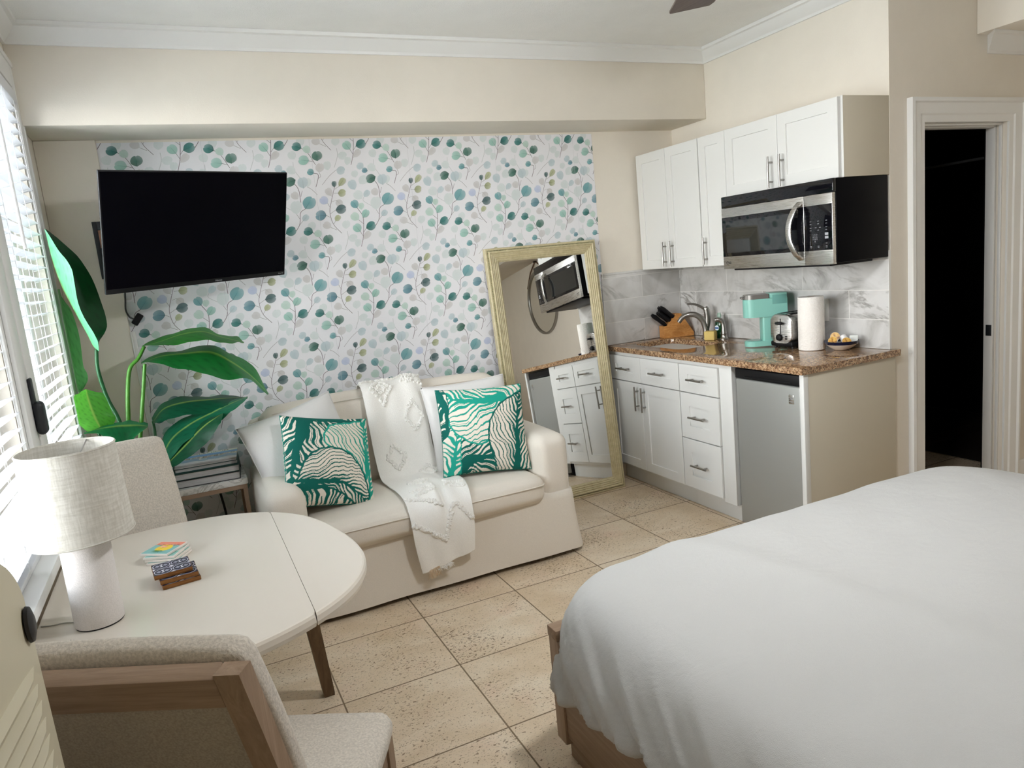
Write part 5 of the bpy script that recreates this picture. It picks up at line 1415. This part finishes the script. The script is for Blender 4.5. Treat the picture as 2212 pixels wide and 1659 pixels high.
MB().lathe([(R0, Z0), (R1, Z1), (R1 - 0.0018, Z1), (R0 - 0.0018, Z0)], 72, M=LM, closed=True).build('lamp_shade', SHADE, t, angle=60)
for r_, z_ in ((R0, Z0 + 0.003), (R1, Z1 - 0.003)): MB().tube([(r_ * math.cos(a), r_ * math.sin(a), z_) for a in np.linspace(0, 2 * math.pi, 73)], 0.0022, 6, M=LM).build('shade_hem', SHADE, t)
sp = MB()
for k in range(3): sp.tube([(0.010 * math.cos(R(k * 120 + 70)), 0.010 * math.sin(R(k * 120 + 70)), 0.40), (0.106 * math.cos(R(k * 120 + 70)), 0.106 * math.sin(R(k * 120 + 70)), Z1 - 0.005)], 0.0018, 6, M=LM)
sp.build('spider', STEEL, t)
MB().tube(spline([(LX - 0.052, LY + 0.024, TZ + 0.003), (LX - 0.085, LY + 0.045, TZ + 0.0022), (LX - 0.115, LY + 0.050, TZ + 0.0022), (LX - 0.140, LY + 0.062, TZ + 0.002)], 16), 0.0017, 6).build('power_cord', GREYCORD, t)

# coasters
def tile_face(kind, s=0.098):
    """printed coaster face: coloured polygons from (-.5,-.5) to (.5,.5)"""
    P = []
    if kind == 'sunset':
        P.append(([(-.47, -.47), (.47, -.47), (.47, .47), (-.47, .47)], '7FB7B4'))
        P.append(([(-.47, .20), (-.30, .24), (0.0, .16), (.2, .26), (.47, .18), (.47, .47), (-.47, .47)], 'E58A73'))
        P.append(([(0.02 + 0.27 * math.cos(a), -0.02 + 0.27 * math.sin(a)) for a in np.linspace(0, 6.28, 28)[:-1]], 'EBCB33'))
        rg2 = random.Random(4)
        for k in range(26):
            x = rg2.uniform(-.42, .42); y = rg2.uniform(.17, .30); P.append(([(x - .03, y - .025), (x + .03, y - .018), (x + .02, y + .03)], 'A8503F'))
        for k in range(16):
            a = R(200 + k * 9 + rg2.uniform(-5, 5)); c0 = (-0.02 + 0.10 * math.cos(a), -.20 + .02 * math.sin(a)); e = (c0[0] + .20 * math.cos(a), c0[1] + .2 * math.sin(a))
            P.append(([(c0[0] - .02, c0[1]), (c0[0] + .02, c0[1]), e], '3F8A55' if k % 2 else '2F7348'))
        P.append(([(-.06 + .10 * math.cos(a), .07 + .06 * math.sin(a)) for a in np.linspace(0, 6.28, 16)[:-1]], 'EFA5B2'))
        P.append(([(-.02, .06), (.10, .14), (.06, .02)], 'E07F97'))
        P.append(([(-.03, .02), (-.02, .02), (-.06, -.20), (-.07, -.20)], '6B4A3A')); P.append(([(-.15, .06), (-.14, .08), (-.20, -.02), (-.215, -.02)], 'EFA5B2'))
        for k in range(10):
            y = rg2.uniform(-.46, -.2); x = rg2.uniform(-.46, .3); P.append(([(x, y), (x + .12, y + .004), (x + .12, y + .014), (x, y + .010)], '9CCDC8'))
    elif kind == 'aqua':
        P.append(([(-.47, -.47), (.47, -.47), (.47, .47), (-.47, .47)], '8CC4BC'))
        P.append(([(-.47, .1), (.47, -.1), (.47, .2), (-.47, .35)], 'C9DAD2'))
    else:
        P.append(([(-.49, -.49), (.49, -.49), (.49, .49), (-.49, .49)], '191A33'))
        def ring(cx, cy, r, w, c, a0=0, a1=360):
            A = np.linspace(R(a0), R(a1), 22)
            for q, z in zip(A[:-1], A[1:]):
                P.append(([(cx + r * math.cos(q), cy + r * math.sin(q)), (cx + (r + w) * math.cos(q), cy + (r + w) * math.sin(q)), (cx + (r + w) * math.cos(z), cy + (r + w) * math.sin(z)), (cx + r * math.cos(z), cy + r * math.sin(z))], c))
        for cx in (-.245, .245):
            for cy in (-.245, .245):
                ring(cx, cy, .215, .022, 'C9CAD6')
                P.append(([(cx - .05, cy + .10), (cx + .05, cy + .10), (cx, cy)], 'E8E8EE')); P.append(([(cx - .05, cy - .10), (cx + .05, cy - .10), (cx, cy)], 'E8E8EE'))
                for sg in (-1, 1):
                    P.append(([(cx + sg * .04, cy), (cx + sg * .10, cy + .09), (cx + sg * .17, cy + .02), (cx + sg * .17, cy - .02), (cx + sg * .10, cy - .09)], '9A9BAC'))
        for cx, cy in ((0, 0), (-.49, 0), (.49, 0), (0, .49), (0, -.49)):
            P.append(([(max(-.49, cx - .07), cy), (cx, max(-.49, cy - .09)), (min(.49, cx + .07), cy), (cx, min(.49, cy + .09))], 'DCDCE4'))
            ring(cx, cy, .11, .014, '8C8DA0', 0, 360) if cx == 0 and cy == 0 else None
    return [([(x * s, y * s) for x, y in p], hx(c)) for p, c in P]
def coaster(loc, rz, s, h, body, kind, label, grp):
    o = thing('coaster', label, 'coaster', loc, (0, 0, rz), grp)
    W = o.matrix_basis
    MB().box(-s / 2, s / 2, -s / 2, s / 2, 0.0003, h, bev=0.0012, M=W).build('slab', body, o)
    m = MB()
    for k, (p, c) in enumerate(tile_face(kind, s)): m.add([(x, y, h + 0.00008 + 0.000004 * k) for x, y in p], [tuple(range(len(p)))], M=W, col=c)
    m.build('printed_face', VCOL, o, smooth=False, color=True, recalc=False)
WHITETILE = Mat('white_ceramic_coaster', hx('E3DCD4'), 0.4)
g1, g2 = 'white tile coasters on the table', 'navy patterned wooden coasters on the table'
cx, cy = -3.325, -1.655
for k, (dx, dy, rz, kind, lb) in enumerate(((0.012, -0.012, -26, 'aqua', 'white tile coaster at the bottom of the flamingo stack'), (0.010, -0.008, -30, 'aqua', 'white tile coaster second from the bottom of the flamingo stack'),
                                            (0.006, -0.004, -27, 'aqua', 'white tile coaster just under the flamingo coaster'), (0.0, 0.006, -38, 'sunset', 'tile coaster with flamingo, yellow sun and coral corner on top of its stack'))):
    coaster((cx + dx, cy + dy, TZ + 0.0002 + k * 0.0083), rz, 0.098, 0.0078, WHITETILE, kind, lb, g1)
cx, cy = -3.292, -1.862
for k, (dx, dy, rz, lb) in enumerate(((0.006, -0.010, 8, 'brown wood-edged navy coaster at the bottom of its stack'), (0.004, -0.006, 5, 'brown wood-edged navy coaster in the middle of its stack'), (-0.010, 0.006, 6, 'navy and white patterned coaster on top of the wooden stack'))):
    coaster((cx + dx, cy + dy, TZ + 0.0002 + k * 0.0135), rz, 0.100, 0.0128, ACACIA, 'navy', lb, g2)

# ------------------------------------------------------------------ dining chairs: local +y is the way the chair faces
CH = thing('dining_chair', 'oatmeal upholstered dining chair with greige wood frame, in the near corner', 'chair', (0, 0, 0), group='upholstered dining chairs')
CW = 0.215
puffy(MB(), -0.235, 0.235, -0.20, 0.245, 0.405, 0.475, 0.032, 0.012, n=14, amp=0.001).build('seat', BOUCLE, CH, angle=180)
m = MB(); m.box(-0.215, 0.215, -0.215, -0.19, 0.345, 0.404, bev=0.003).box(-0.215, 0.215, 0.195, 0.222, 0.345, 0.404, bev=0.003).box(-0.222, -0.195, -0.19, 0.195, 0.345, 0.404, bev=0.003).box(0.195, 0.222, -0.19, 0.195, 0.345, 0.404, bev=0.003)
m.build('seat_rail', OAKX, CH)
LB = 0.165                                    # how far the back leans over its height
BH = 0.974                                     # height of the back posts
def bk(z): return -0.222 - LB * max(0.0, (z - 0.42)) / 0.5
def legring(x, y, z, wx, wy): return [(x - wx, y - wy, z), (x + wx, y - wy, z), (x + wx, y + wy, z), (x - wx, y + wy, z)]
for sx in (-1, 1):
    MB().rings([legring(sx * 0.207, 0.212, z, w, w) for z, w in ((0.0005, 0.015), (0.02, 0.0155), (0.345, 0.021), (0.404, 0.021))], cap0=True, cap1=True).build('leg', OAKZ, CH, angle=20)
    MB().rings([legring(sx * CW, y, z, 0.020, 0.019) for y, z in ((-0.265, 0.0005), (-0.232, 0.30), (-0.224, 0.42), (bk(0.6), 0.6), (bk(0.80), 0.80), (bk(BH), BH))], cap0=True, cap1=True).build('leg', OAKZ, CH, angle=20)
BKM = T(0, bk(0.42), 0.42) @ RX(math.degrees(math.atan(LB / 0.5)))
hb = (BH - 0.422) * math.hypot(1, LB / 0.5)
for z_a, z_b in ((hb - 0.062, hb), (0.10, 0.15)): MB().box(-CW + 0.0205, CW - 0.0205, -0.018, 0.016, z_a, z_b, bev=0.003, M=BKM).build('back_rail', OAKX, CH)
MB().box(-CW + 0.021, CW - 0.021, -0.011, 0.0, 0.1505, hb - 0.0625, M=BKM).build('back_panel', BOUCLE_BACK, CH, smooth=False)
puffy(MB(), -CW - 0.006, CW + 0.006, 0.0165, 0.078, 0.085, hb + 0.002, 0.022, 0.012, n=14, M=BKM, amp=0.001).build('backrest', BOUCLE, CH, angle=180)
near = T(-3.1726, -2.5446, 0) @ RZ(-29.6)
CH.matrix_basis = near
far = T(-3.375, -1.41, 0) @ RZ(198) @ Matrix.Diagonal((0.86, 1.0, 1.0, 1.0))
dup(CH, far, 'oatmeal upholstered dining chair with greige wood frame, across the table below the plant')

# ------------------------------------------------------------------ tall artificial plant in the corner
PL = thing('potted_plant', 'tall artificial banana-leaf plant between the window and the television', 'plant', (-3.40, -0.42, 0))
MB().lathe([(0.11, 0.0006), (0.135, 0.02), (0.155, 0.30), (0.150, 0.305), (0.142, 0.28)], 32, M=T(-3.42, -0.45, 0)).build('pot', POT, PL)
MB().lathe([(0.141, 0.281), (0.10, 0.287), (0.0, 0.289)], 24, M=T(-3.42, -0.45, 0)).build('soil', SOIL, PL)
LC = {'A': ('6CC48E', '053A1A'), 'B': ('7CCB7C', '6CBE70'), 'C': ('4F9A33', '448C2C'), 'D': ('1E7D4C', '0C5A30'), 'E': ('2F7F2C', '256F25'), 'F': ('1E7433', '196A2E'), 'G': ('0F5A3A', '0C4E33'), 'H': ('17694A', '125C40'), 'I': ('0B4A2C', '0A4228')}  # window light is put into the greens of A's pale half and B
def leaf(key):
    rows = LEAVES[key]; n = 30
    Ls, Ms, Rs = (spline([r_[k] for r_ in rows], n) for k in range(3))
    nc = 10; c1, c2 = hx(LC[key][0]), hx(LC[key][1]); m = MB(); vs, cs = [], []
    for i in range(n):
        wv = 0.005 * math.sin(i * 0.55 + ord(key)) + 0.002 * math.sin(i * 1.3)
        for j in range(2 * nc + 1):
            t = (j - nc) / nc; e = Ls[i] if t < 0 else Rs[i]; a = abs(t)
            p = Ms[i] * (1 - a) + e * a
            d = Rs[i] - Ls[i]; L = np.linalg.norm(d)
            nn = np.array([0, -1.0, 0.2])
            p = p + nn * (0.10 * L * a * (1 - a)) + np.array([0.2, -0.5, 1.0]) * wv * a * a * min(1, L / 0.06)
            p[0] = max(p[0], XL + 0.03)
            vs.append(tuple(p))
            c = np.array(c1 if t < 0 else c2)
            vein = (0.5 + 0.5 * math.cos((i - 2.2 * a * 3) * 2.2)) ** 14
            c = c * (1 - 0.35 * vein * (a < 0.93))
            if a < 0.05: c = c * 0.4 + np.array(hx('9DBB5A')) * 0.6
            cs.append(tuple(c))
    w = 2 * nc + 1
    fs = [(i * w + j, i * w + j + 1, (i + 1) * w + j + 1, (i + 1) * w + j) for i in range(n - 1) for j in range(w - 1)]
    m.add(vs, fs, col=cs)
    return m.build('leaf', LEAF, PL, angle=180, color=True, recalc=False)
for key in LEAVES: leaf(key)
for key, pts in STEMS.items():
    pts = [(max(x, XL + 0.035), y, z) for x, y, z in pts]
    foot = (-3.42 + 0.03 * math.cos(ord(key)), -0.45 + 0.03 * math.sin(ord(key)), 0.27)
    x, y, z = pts[-1]
    pts = pts + [((x + foot[0]) / 2, (y + foot[1]) / 2, max(0.45, z * 0.62)), foot]
    q = spline(pts, 26); r0 = 0.010 if key in 'AEF' else 0.0075
    MB().tube(q, [r0 * (0.75 + 0.35 * k / 25) for k in range(26)], 10).build('stem', STEMG if key in 'EF' else STEMD, PL)

# ------------------------------------------------------------------ side table with books
ST = thing('side_table', 'small marble-topped side table with wooden frame beside the sofa', 'table', (-3.13, -0.26, 0))
MB().box(-3.318, -2.986, -0.425, -0.115, 0.584, 0.614, bev=0.002).build('marble_top', MARBLE, ST)
m = MB()
m.box(-3.313, -2.991, -0.420, -0.398, 0.562, 0.5835).box(-3.313, -2.991, -0.142, -0.120, 0.562, 0.5835).box(-3.313, -3.291, -0.3975, -0.1425, 0.562, 0.5835).box(-3.013, -2.991, -0.3975, -0.1425, 0.562, 0.5835)
m.build('frame', ACACIA if False else OAKX, ST, smooth=False)
for sx in (-3.302, -3.002):
    for sy in (-0.409, -0.131): MB().box(sx - 0.010, sx + 0.010, sy - 0.010, sy + 0.010, 0.0005, 0.5615).build('leg', OAKZ, ST, smooth=False)
MB().tube(spline([(-3.12, -0.028, 0.62), (-3.115, -0.03, 0.5), (-3.10, -0.032, 0.35), (-3.095, -0.034, 0.15), (-3.10, -0.036, 0.02)], 20), 0.006, 8).build('cord', BLACKCORD)
tag(bpy.data.objects['cord'], 'black cord hanging down the wallpaper behind the side table', 'cord')
def book(loc, rz, w, d, h, cover, label, name='book'):
    o = thing(name, label, 'book', loc, (0, 0, rz), 'books on the side table'); W = o.matrix_basis; c = 0.0028
    MB().box(-w / 2, w / 2, -d / 2, d / 2, 0.0003, c, bev=0.0006, M=W).box(-w / 2, w / 2, -d / 2, d / 2, h - c, h, bev=0.0006, M=W).box(-w / 2, w / 2, d / 2 - 0.004, d / 2, c + 0.0001, h - c - 0.0001, M=W).build('cover', cover, o)
    MB().box(-w / 2 + 0.004, w / 2 - 0.004, -d / 2 + 0.004, d / 2 - 0.0045, c + 0.0002, h - c - 0.0002, M=W).build('pages', PAGES, o, smooth=False)
    return o
bz = 0.6142
book((-3.155, -0.285, bz), -5, 0.300, 0.235, 0.037, BLACKCOVER, 'thick black-covered book at the bottom of the side-table pile')
book((-3.158, -0.282, bz + 0.0373), -4, 0.306, 0.235, 0.033, GREENCOVER, 'dark green book second from the bottom of the pile')
book((-3.150, -0.275, bz + 0.0706), -4, 0.285, 0.215, 0.020, TEALCOVER, 'thin teal-backed book under the magazines')
def magazine(loc, rz, w, d, h, label, printed):
    o = thing('magazine', label, 'magazine', loc, (0, 0, rz), 'magazines on the side table'); W = o.matrix_basis
    MB().box(-w / 2, w / 2, -d / 2, d / 2, 0.0003, h, bev=0.0008, M=W).build('pages', PAGES, o)
    m = MB(); n = 24
    def cf(u, v):
        s = 0.04 * math.sin(u * 9) + 0.03 * math.sin(u * 23 + 1)
        if v > 0.84: return hx('E2DFD2')
        if v > 0.62 + s * 0.3: return tuple(np.array(hx('6FA5D6')) * (1.2 - 0.5 * (v - 0.5)))
        if v > 0.46 + s: return hx(('8A6E52', 'D9D2C6', '6E6A4C', 'B5947A', 'EDEAE4')[int((math.sin(u * 67.3 + int(v * 40) * 3.1) * 0.5 + 0.5) * 4.99)])
        if v > 0.20 + s * 0.8: return hx('A9C2D8') if math.sin(u * 31 + v * 50) > -0.2 else hx('7FA3C4')
        return hx('E6E4EA')
    g = 60
    m.grid(lambda u, v: ((u - 0.5) * (w - 0.001), (v - 0.5) * (d - 0.001), h + 0.0002), g, g, M=W, cols=[cf(i / g, j / g) for j in range(g + 1) for i in range(g + 1)])
    if printed:
        m.build('front_cover', VCOL, o, smooth=False, color=True, recalc=False)
        text('title_lettering', 'LUXURY HOMES', 0.026, W @ T(0, d * 0.42, h + 0.0004), INK, o, ext=0.0001)
        text('script_lettering', 'L', 0.09, W @ T(-0.02, -0.02, h + 0.0004), OUTLET, o, ext=0.0001)
    return o
magazine((-3.152, -0.278, bz + 0.0909), -4, 0.278, 0.212, 0.006, 'white-edged magazine under the top magazine', False)
magazine((-3.146, -0.268, bz + 0.0972), -6, 0.278, 0.218, 0.007, 'magazine with a blue coastal cover photo on top of the pile', True)

# ------------------------------------------------------------------ bed
BX0, BX1, BY0, BY1 = -2.305, -0.42, -4.30, -2.245
BD = thing('bed_frame', 'greige oak bed frame with low corner posts under the white duvet', 'bed', (-1.36, -3.2, 0))
MB().box(BX0, BX0 + 0.035, BY0, BY1 - 0.056, 0.085, 0.36, bev=0.004).build('side_rail', BEDWOODY, BD)
MB().box(BX1 - 0.035, BX1, BY0, BY1 - 0.056, 0.085, 0.36, bev=0.004).build('side_rail', BEDWOODY, BD)
MB().box(BX0 + 0.0005, BX1 - 0.0005, BY1 - 0.040, BY1 - 0.006, 0.085, 0.40, bev=0.004).build('footboard', BEDWOODX, BD)
MB().box(BX0 - 0.008, BX1 + 0.008, BY1 - 0.054, BY1 + 0.004, 0.4005, 0.435, bev=0.004).build('footboard_cap', BEDWOODX, BD)
MB().box(BX0 + 0.02, BX0 + 0.05, BY0, BY1 - 0.03, 0.0005, 0.0845, bev=0.002).box(BX1 - 0.05, BX1 - 0.02, BY0, BY1 - 0.03, 0.0005, 0.0845, bev=0.002).box(BX0 + 0.0505, BX1 - 0.0505, BY1 - 0.06, BY1 - 0.03, 0.0005, 0.0845, bev=0.002).build('plinth', BEDWOODY, BD)
for sx in (BX0, BX1): MB().box(sx - 0.006, sx + 0.040 if sx == BX0 else sx + 0.006, BY1 - 0.055, BY1 + 0.002, 0.0605, 0.400, bev=0.003).build('post', BEDWOODZ, BD)
MB().box(BX0 + 0.04, BX1 - 0.04, BY0, BY1 - 0.06, 0.20, 0.25).build('slat_base', BEDWOODX, BD, smooth=False)
tag(MB().box(BX0 + 0.045, BX1 - 0.045, BY0 + 0.02, BY1 - 0.065, 0.2505, 0.56, bev=0.06, seg=4).build('mattress', WHITECUSH), 'white mattress hidden under the duvet on the bed frame', 'mattress')
tag(MB().box(BX0, BX1, BY0 - 0.06, BY0 - 0.001, 0.0005, 1.1, bev=0.005).build('headboard', BEDWOODX), 'oak headboard at the far end of the bed', 'headboard')

def duvet():
    X0, X1, Y0, Y1 = BX0 - 0.005, BX1 + 0.005, BY0 + 0.1, BY1 + 0.0
    prof = [(0.030, 0.262), (0.046, 0.272), (0.052, 0.29), (0.050, 0.33), (0.044, 0.38), (0.034, 0.43), (0.020, 0.48), (0.002, 0.525), (-0.022, 0.562), (-0.052, 0.590), (-0.09, 0.609), (-0.135, 0.621), (-0.19, 0.629), (-0.26, 0.637), (-0.35, 0.645), (-0.45, 0.651), (-0.56, 0.655), (-0.68, 0.658), (-0.80, 0.660), (-0.90, 0.660)]
    prof = [tuple(q) for q in spline(prof, 62)]
    ns, rings = 560, []
    base = rrect(0, 1, 0, 1, 0.2, 4)
    def ring(o):
        r = max(0.03, 0.20 + o * 0.55) if o > -0.3 else 0.03
        x0, x1, y0, y1 = X0 - o, X1 + o, Y0 - o, Y1 + o
        r = min(r, (x1 - x0) / 2.01, (y1 - y0) / 2.01)
        sx, sy = x1 - x0 - 2 * r, y1 - y0 - 2 * r; q = math.pi * r / 2
        # proportional sampling: same fraction on each side / corner for every ring
        pts = []
        segs = [('T', 110), ('C', 50), ('L', 200), ('C', 50), ('B', 60), ('C', 30), ('R', 90), ('C', 40)]
        cor = {0: (x0 + r, y1 - r, 90), 1: (x0 + r, y0 + r, 180), 2: (x1 - r, y0 + r, 270), 3: (x1 - r, y1 - r, 0)}; ci = 0
        for kd, n in segs:
            for k in range(n):
                t = k / n
                if kd == 'T': pts.append((x1 - r - sx * t, y1))
                elif kd == 'L': pts.append((x0, y1 - r - sy * t))
                elif kd == 'B': pts.append((x0 + r + sx * t, y0))
                elif kd == 'R': pts.append((x1, y0 + r + sy * t))
                else:
                    cx, cy, a0 = cor[ci]; a = R(a0 + 90 * t); pts.append((cx + r * math.cos(a), cy + r * math.sin(a)))
            if kd == 'C': ci += 1
        return pts
    R_ = [ring(o) for o, z in prof]
    n = len(R_[0])
    ctr = ((X0 + X1) / 2, (Y0 + Y1) / 2)
    out = []
    for i, (o, z) in enumerate(prof):
        pts = []
        for k, (x, y) in enumerate(R_[i]):
            a, b = R_[i][k - 1], R_[i][(k + 1) % n]; d = Vector((b[0] - a[0], b[1] - a[1])); d = d.normalized() if d.length > 1e-9 else Vector((1, 0))
            nr = Vector((d.y, -d.x))
            if nr.dot(Vector((x - ctr[0], y - ctr[1]))) < 0: nr = -nr
            s = k / n * 40
            hang = max(0.0, min(1.0, (0.60 - z) / 0.30)); top = 1 - hang
            left = max(0.0, min(1.0, (-2.05 - x) / 0.2))
            # drape folds running down and back from the corner on the near side
            q = y * 1.0 + (0.62 - z) * 1.15
            q += 0.05 * NZ((x, y, z), 1.5)
            rdg = lambda t: 1 - 2 * abs(math.sin(t / 2))
            fold = 0.010 * math.sin(q * 19) + 0.011 * rdg(q * 33 + 1.0) + 0.006 * rdg(q * 71 + 2) + 0.003 * rdg(q * 131)
            wr = 0.010 * NZ((x * 1.0, y * 1.0, z * 2), 3.2) + 0.004 * NZ((x, y, z), 11)
            amp = hang * (0.55 + 0.45 * hang)
            off = (fold * (0.35 + 0.65 * left) + wr * 0.8) * amp + 0.002 * NZ((x, y, z), 8) * top
            if i <= 10: off += (1 - i / 11) * (0.006 * math.sin(s * 9.7) + 0.004 * math.sin(s * 23))
            zz = z + hang * 0.075 * max(0.0, min(1.0, (-2.40 - y) / 0.5)) * left + 0.010 * NZ((x, y, 0.5), 1.1) * top + 0.003 * NZ((x * 1.3, y, 0.1), 5) * top + (0.012 * NZ((x, y, 2.0), 2.2) if i <= 8 else 0)
            # the crown sinks towards the far right corner, and a soft ridge runs along the near side
            sink = max(0.0, (x + 0.95)) ** 2 * 0.18 * max(0.0, 1 - abs(y + 2.3) / 1.2) if z > 0.45 else 0
            ridge = 0.012 * math.exp(-((x + 1.86 + 0.10 * (y + 2.5)) / 0.07) ** 2) * top
            pts.append((x + nr.x * off, y + nr.y * off, zz - sink + ridge))
        out.append(pts)
    m = MB().rings(out, cap1=True)
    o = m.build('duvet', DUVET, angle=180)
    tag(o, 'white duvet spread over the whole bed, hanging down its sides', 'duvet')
duvet()

# ------------------------------------------------------------------ slatted panel at the near left edge
PN = thing('slatted_panel', 'cream plastic slatted panel with rounded corner and black bumper, bottom left', 'panel', (-3.40, -3.4, 0), (0, 0, -5))
PN.matrix_basis = T(-3.402, -3.03, 0) @ RZ(-5)
out = [(0.04, 0.0005), (-0.015, 1.17), (-0.028, 1.199), (-0.055, 1.228), (-0.098, 1.254), (-0.16, 1.285), (-0.26, 1.32), (-0.40, 1.345), (-0.60, 1.345), (-0.76, 1.30), (-0.82, 1.20), (-0.84, 0.0005)]
def inset_poly(P, d):
    n = len(P); res = []
    for k in range(n):
        a, p, b = Vector(P[k - 1]), Vector(P[k]), Vector(P[(k + 1) % n])
        n1 = Vector((-(p - a).y, (p - a).x)).normalized(); n2 = Vector((-(b - p).y, (b - p).x)).normalized()
        m_ = (n1 + n2); m_ = m_ / max(0.3, (1 + n1.dot(n2))); res.append(tuple(p + m_ * d))
    return res
PM_ = Matrix(((0, 0, 1, 0), (1, 0, 0, 0), (0, 1, 0, 0), (0, 0, 0, 1)))       # (along y, up z, out x)
smooth_out = [tuple(p) for p in spline(out[1:-1], 60)]
ol = [out[0]] + smooth_out + [out[-1]]
rings = [[(y, z, d) for y, z in inset_poly(ol, i)] for i, d in ((0.006, -0.045), (0.0, -0.040), (0.0, -0.006), (0.006, 0.0))]
MB().rings(rings, M=PM_, cap0=True, cap1=True).build('shell', CREAMPLASTIC, PN, world=False, angle=35)
s = MB(); z = 1.085
while z > 0.10:
    ye = 0.04 - z / 1.17 * 0.055 - 0.028
    z += 0.0
    L = 0.40 if z > 1.0 else 0.50
    rr_ = []
    for t in np.linspace(0, 1, 12):
        y = ye - L * t; e = min(1.0, t * 9, (1 - t) * 9)
        rr_.append([(y, z - 0.007 * e + 0.0, -0.0005), (y, z - 0.0065 * e, 0.0085 * e + 0.0002), (y, z - 0.001 * e, 0.0100 * e + 0.0003), (y, z + 0.0055 * e, -0.0004)])
    s.rings(rr_, M=PM_, cap0=True, cap1=True)
    z -= 0.0235
s.build('slats', CREAMPLASTIC, PN, world=False, angle=30)
MB().lathe([(0.016, 0.0), (0.019, 0.002), (0.018, 0.006), (0.010, 0.009)], 24, M=PM_ @ T(-0.034, 1.138, 0.0003) @ Matrix.Diagonal((0.70, 1.25, 1, 1))).build('bumper', RUBBER, PN, world=False)

# ------------------------------------------------------------------ ceiling fan, only one blade tip reaches into view
FN = thing('ceiling_fan', 'dark wood ceiling fan with one blade tip at the top edge', 'fan', (-1.72, -2.62, CEIL_Z))
FX, FY, FZ = -1.72, -2.62, 2.35
MB().lathe([(0.07, CEIL_Z - 0.05), (0.075, CEIL_Z - 0.001)], 28, M=T(FX, FY, 0)).build('canopy', BLACKMETAL, FN)
MB().lathe([(0.012, FZ + 0.06), (0.012, CEIL_Z - 0.051)], 12, M=T(FX, FY, 0)).build('downrod', BLACKMETAL, FN)
MB().lathe([(0.04, FZ - 0.05), (0.10, FZ - 0.03), (0.11, FZ + 0.03), (0.06, FZ + 0.06)], 28, M=T(FX, FY, 0)).build('motor_housing', BLACKMETAL, FN)
MB().lathe([(0.0, FZ - 0.152), (0.06, FZ - 0.145), (0.105, FZ - 0.115), (0.12, FZ - 0.08), (0.115, FZ - 0.06), (0.055, FZ - 0.052)], 32, M=T(FX, FY, 0)).build('fill_light_globe', GLOBE, FN)  # globe added out of view to fill the room with light
ang0 = math.degrees(math.atan2(-1.86 - FY, -1.345 - FX))
for k in range(5):
    A = T(FX, FY, FZ) @ RZ(ang0 + 72 * k)
    L = 0.0
    p = [(0.10, -0.045), (0.45, -0.070), (0.76, -0.074), (0.795, -0.066), (0.868, 0.050), (0.870, 0.058), (0.862, 0.062), (0.45, 0.066), (0.10, 0.045)]
    MB().prism(p, -0.004, 0.004, M=A @ RX(4)).build('blade', FANWOOD, FN, angle=30)
